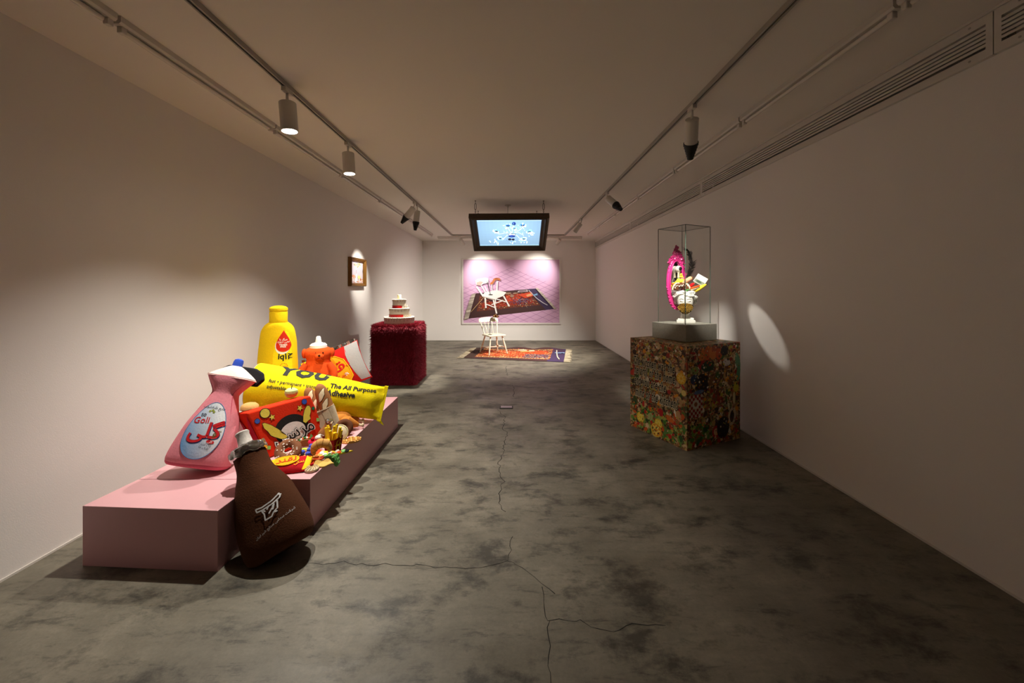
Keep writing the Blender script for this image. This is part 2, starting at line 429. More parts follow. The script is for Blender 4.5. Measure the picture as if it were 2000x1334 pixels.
def spot(name,base,aim,W,ang,blend,snoot,label,lit=True,grp=None,size=.055,glow=True):
    base=Vector(base); aim=Vector(aim)
    r=empty(name,Matrix.Translation(base),label,'spotlight',grp)
    piv=Vector((0,0,-.075)); d=(aim-(base+piv)).normalized()
    MB().box(-.016,.016,-.045,.045,-.03,0).build('track_adapter',M_white,r,smooth=False)
    y=MB(); y.tube([(0,0,-.03),(0,0,-.07)],.009,8); y.tube([(0,0,-.06),piv+d*.035],.010,8); y.build('yoke',M_white,r)
    B=frame(piv,-d,(1,0,0))
    Lb=.20; R=size
    MB().lathe([(0,-.02),(R-.004,-.02),(R,-.024),(R,-.02-Lb),(R-.006,-.02-Lb),(R-.006,-.012-Lb+.02),(0,-.012-Lb+.02)],28,M=B).build('lamp_body',M_white,r)
    MB().lathe([(0,-.018-Lb+.02),(R-.007,-.018-Lb+.02),(R-.007,-.014-Lb+.003),(0,-.014-Lb+.003)],24,M=B).build('lens',M_glow if glow else mat('lens_off',S(190,180,160),.3),r)
    end=.03+Lb
    if snoot:
        s_=MB(); z=-.02-Lb+.012; rr=R+.006
        for k in range(6):
            s_.lathe([(rr-.004,z),(rr,z),(rr,z-.02),(rr-.007,z-.0235),(rr-.011,z-.0235),(rr-.004,z-.018)],24,M=B); z-=.0235; rr-=.0062
        s_.build('snoot',M_black,r); end=-z+.01
    if W:
        l=bpy.data.lights.new('spot_beam','SPOT'); l.energy=W; l.spot_size=math.radians(ang); l.spot_blend=blend; l.color=WARM; l.shadow_soft_size=.012 if snoot else .022
        o=bpy.data.objects.new('spot_beam',l); COL.objects.link(o); o.parent=r; o.matrix_local=frame(piv+d*(end+.004),-d,(1,0,0))
    return r
spot('track_spotlight',(XT1,2.70,ZC-.03),(-1.36,2.74,0),84,112,1,False,'white cylinder track spotlight hanging straight down above the pink detergent bottle')
spot('track_spotlight',(XT1,3.70,ZC-.03),(-1.36,3.66,0),84,112,1,False,'white cylinder track spotlight hanging straight down above the honey bear bottle')
spot('track_spotlight',(XT1,6.22,ZC-.03),(-2.60,6.66,1.74),60,42,.9,True,'white track spotlight with black snoot aimed at the small framed picture',size=.05)
spot('track_spotlight',(XT1,6.42,ZC-.03),(-1.72,6.34,1.2),150,44,.7,True,'white track spotlight with black snoot aimed down at the tiered cake',size=.05)
spot('track_spotlight',(XT2,2.96,ZC-.03),(1.84,4.15,1.50),125,32,.8,True,'white track spotlight with black snoot pointing down before the glass case',size=.05)
spot('track_spotlight',(XT2,5.60,ZC-.03),(2.20,4.2,1.50),60,8,.5,True,'white track spotlight with black snoot tilted back past the glass case',size=.05)
spot('track_spotlight',(XT2,7.70,ZC-.03),(-.30,8.9,.3),330,112,1,False,'plain white track spotlight tilted toward the chair and rug',size=.045)
spot('track_spotlight',(-1.34,YT,ZC-.03),(-.80,YB,1.80),70,62,1,False,'plain white track spotlight lighting the chair side of the large print',size=.045)
spot('track_spotlight',(1.25,YT,ZC-.03),(.70,YB,1.86),70,62,1,False,'plain white track spotlight lighting the bare side of the large print',size=.045)
# ------------------------------------------------------------------ pink plinths
def block(name,pts,z0,z1,label,grp=None):
    c=Vector((sum(p[0] for p in pts)/4,sum(p[1] for p in pts)/4,z0))
    o=MB().prism([(x-c.x,y-c.y) for x,y in pts],0,z1-z0).build(name,M_pink,smooth=False); o.location=c; bevel(o,.003,2); return tag(o,label,'plinth',grp)
ZP=.325; ZI=.475
block('pink_plinth',[(-2.33,2.11),(-1.562,2.065),(-1.56,2.405),(-2.312,2.405)],0,ZP,'short bare pink plinth block behind the leaning brown bottle')
block('pink_plinth',[(-2.31,2.41),(-1.25,2.41),(-1.245,4.25),(-2.31,4.25)],0,ZP,'long pink plinth block carrying the soft food sculptures')
block('pink_plinth',[(-2.30,2.99),(-1.95,2.99),(-1.95,3.70),(-2.30,3.70)],ZP,ZI,'small raised pink block under the yellow glue tube')

# ------------------------------------------------------------------ soft sculptures
fmt={}
def pix_pose(bx,by,Yb,tx,ty,Yt,front=(0,-1,0)):
    b=P(bx,by,Yb); t=P(tx,ty,Yt); return frame(b,t-b,front),(t-b).length

# pink washing-up liquid bottle
M,L=pix_pose(386,909,2.50,468,703,2.76,(.12,-1,.1))
k=L/.78
r=empty('detergent_bottle',M,'soft pink detergent bottle sculpture with blue nozzle and pale blue label','soft sculpture')
fp=felt('pink',232,142,154); fpd=felt('deep_pink',216,100,120)
body=Loft([(0,.175,.085,3.2),(.012,.2,.11,3.4),(.06,.205,.125,3.2),(.16,.195,.125,3),(.28,.168,.115,2.8),(.40,.125,.095,2.6),(.49,.092,.08,2.5),(.53,.093,.08,2.5),(.60,.145,.095,2.8),(.64,.168,.10,3.2)],60,56)
for q in body.rows: q[:3]*=k; 
mb=body.mesh(); disp(mb,.004,9,3); b=mb.build('bottle_body',fp,r)
Loft([(-.012*k,.17*k,.085*k,3.2),(-.006*k,.19*k,.105*k,3.2),(.012*k,.202*k,.112*k,3.4),(.02*k,.198*k,.11*k,3.4)],12,48).mesh().build('bottle_base',fpd,r)
side=MB()
for sx in (-1,1): side.tube([(sx*(q[1]*.86),-q[2]*.62,q[0]) for q in body.rows[2::3]],.0028,6)
side.build('seam',fpd,b)
cap=Loft([(.632,.17,.10,3.2),(.655,.15,.09,2.8),(.69,.1,.07,2.4),(.715,.06,.05,2.2),(.73,.03,.03,2)],24,44)
for q in cap.rows: q[:3]*=k
cap.mesh().build('cap_cone',felt('cream',236,212,200),r)
MB().lathe([(.0,.69*k),(.036*k,.69*k),(.035*k,.76*k),(.03*k,.778*k),(.015*k,.786*k),(0,.787*k)],20).build('nozzle',felt('blue',52,82,190),r)
wing=Loft([(.60,.145,.03,5,.01,.115),(.63,.18,.045,5,.01,.11),(.70,.165,.045,5,.008,.11),(.73,.15,.03,5,.008,.105)],20,32)
for q in wing.rows: q[:3]*=k; q[4:]*=k
bevel(MB().prism([(x*k,z_*k) for x,z_ in ((-.15,.60),(.15,.60),(.19,.66),(.165,.715),(.10,.742),(-.11,.742),(-.165,.70),(-.18,.66))],-.13*k,-.085*k,M=Matrix.Rotation(PI/2,4,'X')).build('rear_cap',felt('charcoal',34,34,38),r,smooth=False),.012,3)
def lab(t): # egg shaped label
    a=2*PI*t; x=math.cos(a); z=math.sin(a); wdt=.122*(1-.22*z); return (x*wdt*k, (.245+.195*z)*k)
outline=[lab(i/48) for i in range(48)]
def lc(m):
    x,z=m.x/k,(m.z/k-.245)/.195
    t=min(1,max(0,.55+x*4.2+z*.28)); a=S(112,160,208); c=S(236,238,240); return tuple(a[i]+(c[i]-a[i])*t for i in range(3))+(1,)
bm=lambda x,z_,e: body.mp(x+.014*k,z_,e)
lb=MB().patch(outline,bm,.0045,9,colfn=lc).build('label',M_feltvc,r)
MB().tube([bm(x,z,.004) for x,z in outline],.0022,6,closed=True).build('label_piping',felt('steel_blue',88,132,178),lb)
t=MB(); red=S(205,38,44); dk=S(52,60,74)
t.shape(place(text(fa('گلی'),.145*k,.03),.014*k,.232*k,.06),bm,.0058,col=S(40,62,120)); 
t.shape(place(text(fa('گلی'),.145*k,.02),.010*k,.237*k,.06),bm,.0072,col=red)
t.shape(place(text('Goli',.062*k,.012),-.046*k,.308*k,.12),bm,.0065,col=red)
t.shape(place(text('to',.042*k,.01),-.05*k,.346*k,.12),bm,.0065,col=dk)
t.shape(place(text(fa('تو'),.06*k,.006),.088*k,.225*k,0),bm,.0065,col=S(120,104,40))
t.shape(place(text(fa('مایع ظرفشویی'),.026*k),-.005*k,.400*k,-.05),bm,.0065,col=dk)
t.shape(poly(ell(.07*k,.172*k,.026*k,.0125*k,rot=-.12)),bm,.0065,col=red)
t.shape(place(text(fa('گلی'),.022*k),.07*k,.172*k),bm,.008,col=(1,1,1,1))
for j,s_ in enumerate((fa('پاک کننده'),fa('ظرف ها'))): t.shape(place(text(s_,.022*k),.046*k,(.148-.02*j)*k,-.1),bm,.0065,col=dk)
for a,b_ in ((-.02,.375),(-.004,.382),(.008,.372)): t.shape(poly(star(a*k,b_*k,.012*k,a*9)),bm,.0065,col=S(150,160,60))
t.build('label_print',M_feltvc,lb,smooth=False)

# brown milk bottle
M,L=pix_pose(552,1070,2.17,484,878,2.34,(.30,-1,0))
k=L/.56
r=empty('milk_bottle',M,'large brown plush bottle with foil collar leaning on the pink plinths','soft sculpture')
fb=mat('plush_brown',S(72,40,21),.95,.6,140,.25,sheen=.4,spec=.15)
body=Loft([(-.015,.13,.10,2.6),(0,.158,.12,2.8),(.03,.174,.13,2.7),(.10,.178,.135,2.5),(.20,.170,.13,2.4),(.30,.148,.12,2.3),(.38,.117,.10,2.2),(.45,.09,.088,2.1),(.54,.084,.082,2)],60,56)
for q in body.rows: q[:3]*=k; q[1]*=.92
mb=disp(body.mesh(),.0045,7,5); b=mb.build('bottle_body',fb,r)
foil=mat('foil',S(196,194,192),.18,.9,34,metal=1,detail=2)
fo=Loft([(.525,.086,.084,2),(.535,.092,.09,2),(.555,.091,.088,2),(.575,.087,.084,2),(.585,.055,.055,2)],14,56)
for q in fo.rows: q[:3]*=k
disp(fo.mesh(),.009,42,2).build('foil_collar',foil,r)
MB().lathe([(.048*k,.578*k),(.036*k,.60*k),(.032*k,.645*k),(.036*k,.66*k),(.03*k,.668*k),(.0,.67*k)],20).build('stopper',mat('plush_grey',S(186,178,170),.9,.5,60,.3),r)
t=MB(); wh=S(208,206,204)
def Q(cx,cy): # crop pixels of the emblem -> bottle coordinates
    return ((cx-470)/1950*k+.055*k, (745-cy)/1950*k+.205*k)
rot=math.radians(-22)
def E(pts,wd=.0065):
    c,s=math.cos(rot),math.sin(rot); q=[]
    for x,y in pts:
        u,v=(x-470),(y-745); q.append(Q(470+u*c-v*s,745+u*s+v*c))
    t.shape(stroke(q,wd*k),body.mp,.007,col=wh)
rot=math.radians(19)
E([(365,742),(420,735),(500,695),(545,650),(552,640)]); E([(378,770),(430,758),(510,722),(562,678),(566,650)]); E([(365,742),(378,770)])
E([(548,642),(566,655)]); E([(425,770),(448,800),(460,855),(515,835),(528,800),(558,768),(548,705)]); E([(470,760),(480,735),(462,745)]); E([(515,745),(525,728),(520,770)]); E([(528,800),(555,797)])
E([(452,775),(440,768)]); E([(490,800),(512,760)])
def bt(s,size,x,y,a): t.shape(place(text(s,size*k,.012),x*k,y*k,a),body.mp,.007,col=S(186,182,178))
bt(fa('شرکت سهامی صنایع شیر ایران'),.0155,.06,.115,.24)
t.build('stitched_emblem',M_feltvc,b,smooth=False)

# yellow shampoo bottle
Ysh=3.62; M=frame((P(542,700,Ysh).x,Ysh,ZI),(.012,0,1),(.25,-1,0))
r=empty('shampoo_bottle',M,'tall soft yellow shampoo bottle sculpture with red drop emblem','soft sculpture')
H=P(540,597,Ysh).z-ZI; fy=felt('yellow',238,196,14); fy2=felt('lemon',244,216,24)
body=Loft([(0,.165,.10,2.8),(.02,.175,.11,2.8),(.12,.172,.11,2.6),(.30,.165,.105,2.5),(.45,.158,.10,2.4),(.56,.148,.095,2.4),(.63,.134,.09,2.4),(.675,.108,.085,2.3),(.70,.078,.075,2)],60,48)
hs=H/.85
for q in body.rows: q[0]*=hs
b=disp(body.mesh(),.003,10,1).build('bottle_body',fy,r)
MB().lathe([(.070,.69*hs),(.076,.70*hs),(.074,.73*hs),(.075,.79*hs),(.071,.80*hs),(.0705,.806*hs)],28).build('neck',fy,r)
MB().lathe([(.070,.803*hs),(.076,.809*hs),(.076,.828*hs),(.06,.842*hs),(.03,.85*hs),(0,.852*hs)],28).build('cap_top',fy,r)
pan=[(-.01,.03),(-.012,.2),(-.01,.42),(.015,.53),(.055,.60),(.085,.625),(.105,.61),(.122,.54),(.136,.40),(.146,.2),(.15,.03)]
pl=MB().patch([(x,z*hs) for x,z in pan],body.mp,.004,7,c=(.07,.32*hs)).build('front_panel',fy2,r)
zz=lambda v:(v+.135)*hs
def drop(cx,cz,s_): return [(cx+s_*.5*math.sin(a)*math.sin(a/2)**1.4*1.25, cz+s_*.75*math.cos(a)) for a in (2*PI*i/36 for i in range(36))]
t=MB()
t.patch(ell(.064,zz(.358),.058,.072),body.mp,.0055,5,col=(.9,.88,.85,1)); t.patch(ell(.073,zz(.376),.055,.07),body.mp,.0062,5,col=S(244,216,24))
t.patch(drop(.071,zz(.405),.13),body.mp,.007,5,col=S(206,44,24))
for s_,z,sz in ((fa('دیگر با'),.418,.024),(fa('نمی سوزد'),.397,.024)): t.shape(place(text(s_,sz,.01),.071,zz(z)),body.mp,.0085,col=(.95,.9,.85,1))
t.shape(place(text('TEARS',.022,.02),.071,zz(.373)),body.mp,.0085,col=(.95,.9,.85,1)); t.shape(place(text('FREE',.022,.02),.071,zz(.356)),body.mp,.0085,col=(.95,.9,.85,1))
t.shape(place(text('iq١٢',.072,.03),.085,zz(.262),-.05),body.mp,.0065,col=S(44,48,36))
t.shape(place(text(fa('ج'),.05,.02),.125,zz(.272),-.05),body.mp,.0065,col=S(44,48,36))
rg=ell(.078,zz(.182),.028,.028,20)
for i in range(0,20,2): t.shape(stroke([rg[i],rg[(i+1)%20]],.004),body.mp,.0065,col=S(214,90,30))
t.shape(place(text('shampoo',.014,.01),.078,zz(.182)),body.mp,.0065,col=S(214,90,30))
t.build('panel_print',M_feltvc,pl,smooth=False)

# YOU glue tube
a=P(497,752,3.26); b_=P(747,788,3.46)
ax=b_-a; Lt=ax.length
fyl=felt('tube_yellow',244,222,18)
up=Vector((0,.10,1)); z=ax.normalized(); x=(up-z*up.dot(z)).normalized(); y=z.cross(x)
M=Matrix((x,y,z)).transposed().to_4x4(); M.translation=a
r=empty('glue_tube',M,'big soft yellow glue tube printed YOU lying across the plinth','soft sculpture')
R=.182
body=Loft([(0,R,R,2),(.04,R*1.01,R,2),(.25*Lt,R*.98,R*.97,2),(.5*Lt,R*.93,R*.9,2),(.72*Lt,R*.86,R*.7,2),(.88*Lt,R*.8,R*.40,2),(.97*Lt,R*.80,R*.12,2),(Lt,R*.84,.012,2)],60,64)
mb=MB(); Nn=64; rows=body.rows; vs=[];fs=[]
for q in rows:
    for kk in range(Nn):
        an=2*PI*kk/Nn; wr=1
        n_=noise.noise(Vector((q[0]*6,math.cos(an)*2,math.sin(an)*2)))*(.012 if q[0]>.55*Lt else .005)
        vs.append((q[1]*math.cos(an)*(1+n_*2),q[2]*math.sin(an)+n_,q[0]))
for i in range(len(rows)-1):
    for kk in range(Nn): fs.append((i*Nn+kk,i*Nn+(kk+1)%Nn,(i+1)*Nn+(kk+1)%Nn,(i+1)*Nn+kk))
fs.append(tuple((len(rows)-1)*Nn+kk for kk in range(Nn)))
mb.add(vs,fs); tb=mb.build('tube_body',fyl,r)
MB().lathe([(R*.99,-.004),(R*1.0,-.0),(R*.985,.006),(R*.93,.02),(R*.85,.10),(0,.11)],48).build('open_end',mat('felt_grey_lining',S(176,168,162),.9,.4,70,.2),r)
MB().lathe([(0,.105),(.05,.105),(.05,-.03),(.035,-.06),(.03,-.10),(0,-.10)],24).build('nozzle',felt('navy',34,34,44),r)
MB().box(-R*.84,R*.84,-.012,.012,Lt-.012,Lt+.018).build('crimped_end',fyl,r,smooth=False)
MB().add([(-R*.80,-.014,Lt-.02),(-R*1.02,-.02,Lt+.05),(-R*.72,-.01,Lt+.01),(-R*.80,.014,Lt-.02),(-R*1.02,.0,Lt+.05),(-R*.72,.012,Lt+.01)],[(0,1,2),(5,4,3),(0,3,4,1),(1,4,5,2),(2,5,3,0)]).build('corner_tip',fyl,r,smooth=False)
def mpt(s_,v,eps):      # s_ along the tube, v = arc height from the front middle
    q=body.at(s_); an=PI/2-v/max(q[2],q[1])
    n_=noise.noise(Vector((q[0]*6,math.cos(an)*2,math.sin(an)*2)))*(.012 if q[0]>.55*Lt else .005)
    return (q[1]*math.cos(an)*(1+n_*2)+eps*math.cos(an),q[2]*math.sin(an)+n_+eps*math.sin(an),s_)
t=MB(); dk=S(52,52,50)
def tt(s_,size,pos,v,bold=.02,c=dk,nar=1,rot=0): t.shape(place(text(s_,size,bold,narrow=nar),pos,v,rot),mpt,.004,col=c)
for ch,pos in (('Y',.235),('O',.36),('U',.49)): tt(ch,.165,pos*Lt,.215,.06)
tt('fast • permanent • transparent',.036,.36*Lt,.082,.016,nar=1.02); tt('adjustable',.036,.215*Lt,.036,.016)
tt('The All Purpose',.056,.755*Lt,.11,.03); tt('Adhesive',.06,.675*Lt,.055,.035)
t.build('tube_print',M_feltvc,tb,smooth=False)

# honey bear bottle
Yb=3.84; M=frame((P(622,700,Yb).x,Yb,ZP),(0,0,1),(.35,-1,0))
r=empty('honey_bear_bottle',M,'soft orange bear-shaped honey bottle with white nozzle cap behind the tube','soft sculpture')
fo_=felt('orange',224,82,28); H=P(620,657,Yb).z-ZP; h=H/.74
mb=MB(); body=Loft([(0,.12,.09,2.4),(.03,.14,.11,2.4),(.2,.15,.12,2.2),(.36,.143,.118,2.1),(.44,.126,.105,2.1),(.495,.106,.095,2.1),(.525,.112,.10,2.1),(.565,.128,.106,2.1),(.60,.122,.10,2.1),(.622,.095,.085,2.1),(.632,.07,.07,2)],60,44)
for q in body.rows: q[0]*=h
b=body.mesh().build('bear_body',fo_,r)
for sx in (-1,1):
    MB().sph((sx*.122,-.01,.572*h),(.026,.032,.05*h)).build('ear',fo_,r)
    MB().tube([(sx*.10,-.06,.47*h),(sx*.142,-.07,.40*h),(sx*.152,-.08,.30*h),(sx*.135,-.08,.22*h)],[.03,.036,.034,.024],10).build('arm',fo_,r)
MB().sph((.02,-.095,.548*h),(.042,.034,.034*h)).build('muzzle',fo_,b)
MB().tube([(-.012,-.122,.534*h),(.004,-.128,.529*h),(.02,-.13,.536*h),(.036,-.127,.529*h),(.05,-.12,.534*h)],.0022,6).build('mouth',felt('rust',130,36,14),b)
MB().sph((.022,-.13,.562*h),(.011,.008,.009*h),10).build('nose',felt('black',22,20,20),b)
for x in (-.012,.052): MB().sph((x,-.099,.585*h),(.007,.006,.0075*h),10).build('eye',felt('black',22,20,20),b)
MB().lathe([(.072,.620*h),(.08,.626*h),(.078,.652*h),(.062,.668*h),(.03,.678*h),(.025,.705*h),(.02,.735*h),(.012,.742*h),(0,.744*h)],24).build('nozzle_cap',felt('white',236,232,226),r)

# large snack bag
b0=P(673,761,4.06); t0=P(643,686,4.10)
M=frame(b0,t0-b0,(.18,-1,.1))@Matrix.Scale(.8,4,(0,0,1))
r=empty('snack_bag',M,'soft red snack bag sculpture with orange label and silver back behind the honey bear','soft sculpture')
pw=Pillow(.30,.27,.085,3,.6,.06); frd=felt('red',196,26,20)
mb=pw.mesh(28); b=disp(mb,.004,8,4).build('bag_body',frd,r)
disp(MB().grid(lambda u,v:((u-.5)*.56+.0,-.004+.012*math.sin(u*40),.525+.045*v),40,3),.006,20,1).build('foil_top',foil,r)
gb=felt('silver_grey',166,163,161)
gm=MB(); gm.patch([(.20,.03),(.175,.15),(.155,.27),(.15,.40),(.16,.52),(.292,.53),(.285,.40),(.283,.27),(.285,.15),(.29,.02)],pw.mp,.006,6,c=(.22,.27)); gm.build('silver_side',gb,b)
MB().patch([(-.288,.42),(-.298,.535),(-.2,.53),(-.22,.47)],pw.mp,.006,4).build('yellow_corner',fy2,b)
pl=MB().patch([(-.16,.06),(-.19,.17),(-.19,.32),(-.15,.42),(-.05,.46),(.05,.44),(.12,.36),(.145,.24),(.15,.12),(.09,.05),(-.06,.04)],pw.mp,.007,6,c=(-.02,.25)).build('orange_label',felt('amber',246,170,22),b)
MB().tube([pw.mp(x,z,.008) for x,z in [(-.16,.06),(-.19,.17),(-.19,.32),(-.15,.42),(-.05,.46),(.05,.44),(.12,.36),(.145,.24),(.15,.12),(.09,.05),(-.06,.04)]],.005,6,closed=True).build('label_piping',felt('sun',248,204,30),pl)
t=MB(); rt=.30
t.shape(place(text(fa('لقند'),.17,.02),.02,.29,rt),pw.mp,.0095,col=S(206,30,26)); t.shape(place(text(fa('نمکی'),.065,.01),.03,.155,rt),pw.mp,.0095,col=S(206,70,26))
t.shape(place(text('Fi',.05,.03),.10,.17,rt),pw.mp,.0095,col=(.9,.88,.85,1)); t.build('label_print',M_feltvc,pl,smooth=False)

# red biscuit box
BL=Vector((-1.684,2.70,ZP)); BRv=Vector((-1.475,3.13,ZP)); TL=Vector((-1.79,2.60,.665))
x=(BRv-BL); Wb=x.length; x.normalize(); zv=(TL-BL); zv=zv-x*zv.dot(x); Hb=zv.length+.0; z=zv.normalized(); y=z.cross(x)
sk=(TL-BL).dot(x)
M=Matrix((x,y,z)).transposed().to_4x4(); M.translation=BL+Vector((0,0,.004))
r=empty('biscuit_box',M,'soft red biscuit box with yellow stars and dots tilted against the glue tube','soft sculpture')
Db=.13
rb=felt('scarlet',222,50,18)
SKEW=sk*.9
def bx(u,v,eps): return (u+SKEW*v/Hb,-eps,v)
mb=MB()
mb.add([bx(0,0,0),bx(Wb,0,0),bx(Wb,Hb,0),bx(0,Hb,0)]+[(p[0],p[1]+Db,p[2]) for p in (bx(0,0,0),bx(Wb,0,0),bx(Wb,Hb,0),bx(0,Hb,0))],[(0,1,2,3),(5,4,7,6),(4,5,1,0),(1,5,6,2),(2,6,7,3),(4,0,3,7)])
b=bevel(mb.build('box_body',rb,r,smooth=False),.012,3)
em=MB(); q=lambda v,d:(SKEW*v/Hb-.004,d,v)
em.add([q(.02,.01),q(Hb-.02,.01),q(Hb*.5,.07),(q(Hb*.5,.07)[0]-.01,.065,Hb*.5)],[(0,1,2),(0,2,3),(0,3,1)]); em.add([q(.02,.12),q(Hb-.02,.12),q(Hb*.5,.065)],[(0,2,1)])
em.build('folded_end',felt('crimson',186,40,60),b,smooth=False)
t=MB(); Y_=S(240,222,92); YB_=S(232,218,84); BK=S(38,36,36); WH=S(236,230,226)
def px(cx,cy):   # crop pixels of the face -> face coordinates
    vx,vy=cx-130,cy-490; ux,uy=825,-255; wx,wy=320,560
    det=ux*wy-uy*wx; a_=(vx*wy-vy*wx)/det; b2=(ux*vy-uy*vx)/det; return (a_*Wb,(1-b2)*Hb)
def sh(pts,c,e): t.shape(poly([px(*p) for p in pts]),bx,e,col=c)
def rim(pts,c,e,g=9):
    cx=sum(p[0] for p in pts)/len(pts); cy=sum(p[1] for p in pts)/len(pts)
    sh([(x_+(x_-cx)/math.hypot(x_-cx,y_-cy)*g,y_+(y_-cy)/math.hypot(x_-cx,y_-cy)*g) for x_,y_ in pts],BK,e-.0012); sh(pts,c,e)
sh(ell(720,700,235,200,40,-.3),BK,.003); sh(ell(735,730,175,130,40,-.3),WH,.0042)
rim(ell(348,490,58),Y_,.0045); rim(ell(863,325,36),S(60,90,190),.0045,5); rim(ell(263,590,30),S(70,100,195),.0045,5); rim(ell(1003,415,22),S(40,120,80),.0045,3)
rim(star(440,540,42,.2),Y_,.0045,6); rim(star(805,415,46,-.2),Y_,.0045,6)
rim([(322,620),(350,612),(430,640),(520,690),(600,745),(655,795),(618,830),(560,815),(480,788),(440,770),(400,720),(350,680)],YB_,.0075)
rim([(862,600),(858,520),(870,440),(900,385),(935,378),(958,410),(962,470),(950,520),(968,560),(930,590),(900,620)],YB_,.0075)
for i in range(4): t.shape(stroke([px(550+i*14,722+i*6),px(590+i*14,748+i*6)],.0025),bx,.0085,col=BK)
def outlined(s_,size,cx,cy,rot):
    c=px(cx,cy)
    t.shape(place(text(s_,size,.075),c[0],c[1],rot),bx,.0085,col=BK); t.shape(place(text(s_,size,.055),c[0],c[1],rot),bx,.0095,col=WH); t.shape(place(text(s_,size,.004),c[0],c[1],rot),bx,.0105,col=BK)
outlined(fa('مرسی'),.135,770,785,.08)
for cx,cy in ((430,920),(895,805),(1085,575)): sh([(cx-25,cy-25),(cx+22,cy-20),(cx+25,cy+22),(cx-20,cy+25)],S(150,210,110),.0045)
t.build('face_applique',M_feltvc,b,smooth=False)
# ------------------------------------------------------------------ small soft food on the plinth
def food(name,px_,py_,label,cat='soft food',z=ZP,yaw=0,grp=None,tilt=None):
    p=PZ(px_,py_,z); M=yawf(p,yaw)
    if tilt: M=M@Matrix.Rotation(math.radians(tilt[0]),4,'X')@Matrix.Rotation(math.radians(tilt[1]),4,'Y')
    return empty(name,M,label,cat,grp)
f_crust=felt('crust',148,98,58); f_tan=felt('tan',206,160,98); f_cream=felt('bread_cream',222,206,170); f_choc=felt('chocolate',92,54,34); f_paper=felt('paper',188,172,146)
f_green=felt('leaf_green',120,178,104); f_redd=felt('cherry',182,20,28); f_wht=felt('cotton',236,228,214); f_waf=felt('waffle',218,166,92); f_tom=felt('tomato',226,84,36); f_cheese=felt('cheese',238,206,60); f_blub=felt('blueberry',72,92,196); f_gold=felt('roast',190,120,48); f_mar=felt('maroon_box',134,14,20)

# green apple on the red box
p=P(569,776,3.02); r=empty('green_apple',Matrix.Translation(p),'small pale green felt apple sitting on the top edge of the red box','soft food')
MB().lathe([(0,.004),(.02,0),(.038,.012),(.047,.034),(.043,.056),(.028,.068),(.01,.066),(0,.058)],24).build('fruit',felt('apple',188,216,146),r)
MB().tube([(0,0,.058),(.002,0,.075),(.006,0,.09)],.003,6).build('stalk',felt('twig',60,50,34),r)

# baguettes in a paper bag
def baguette(M,L,label):
    r=empty('baguette',M,label,'soft food'); 
    lf=Loft([(0,.03,.03,2),(.03,.045,.04,2),(L*.5,.052,.046,2),(L*.8,.05,.044,2),(L*.94,.034,.032,2),(L,.008,.008,2)],30,24)
    b=lf.mesh().build('loaf',f_crust,r)
    for i in range(3):
        z=L*(.38+.2*i); q=[(-.034,z-.045),(-.01,z-.035),(.02,z),(.034,z+.05),(.012,z+.045),(-.018,z+.02)]
        c=MB().patch(q,lf.mp,.003,4).build('score_cut',f_cream,b)
        MB().tube([lf.mp(x,zz_,.003) for x,zz_ in q],.0018,5,closed=True).build('stitching',felt('dark_stitch',84,52,30),c)
    return r
ba=PZ(656,848,ZP); ba.z=ZP+.01
M=frame(ba,P(622,750,3.15)-ba,(.4,-1,.1)); baguette(M,(P(622,750,3.15)-ba).length,'taller brown felt baguette in the paper bag')
bb=ba+Vector((-.07,.03,0)); M=frame(bb,P(599,757,3.21)-bb,(.4,-1,.1)); baguette(M,(P(599,757,3.21)-bb).length,'shorter brown felt baguette leaning out of the paper bag')
M=frame(ba+Vector((-.03,-.005,.006)),P(624,772,3.15)-ba,(.4,-1,.1)); r=empty('paper_bag',M,'beige felt paper bag holding two baguettes','soft food')
lf=Loft([(0,.072,.056,3.4),(.01,.08,.062,3.4),(.12,.09,.066,3.4),(.205,.094,.07,3.4)],12,40)
disp(lf.mesh(),.006,16,2).build('bag',f_paper,r)
t=MB(); 
for x in (-.05,.0,.05): t.tube([lf.mp(x,.01,.001),lf.mp(x*1.05,.1,.001),lf.mp(x*1.1,.2,.001)],.002,5)
t.tube([lf.mp(x*.0104,.2,.002) for x in range(-9,10)],.003,5); t.build('fold_seam',felt('paper_seam',160,142,116),r)

# roast chicken
r=food('roast_chicken',663,838,'brown felt roast chicken beside the glue tube',yaw=20); r.scale=(1,.95,1.25)
mb=Loft([(0,.05,.05,2),(.02,.085,.08,2),(.06,.10,.095,2),(.10,.07,.07,2),(.115,.02,.02,2)],20,28).mesh(); b=mb.build('chicken_body',f_gold,r)
for sx in (-1,1):
    d=MB().tube([(.03,sx*.06,.05),(.08,sx*.075,.055),(.12,sx*.07,.04),(.15,sx*.065,.03)],[.045,.042,.025,.014],12).build('drumstick',f_gold,r)
    bn=MB(); bn.tube([(.145,sx*.066,.031),(.18,sx*.06,.024)],.009,8); bn.sph((.184,sx*.066,.028),.011); bn.sph((.184,sx*.053,.02),.011); bn.build('bone',f_cream,d)
for sx in (-1,1): MB().sph((-.03,sx*.085,.05),(.045,.025,.028)).build('wing',f_gold,r)

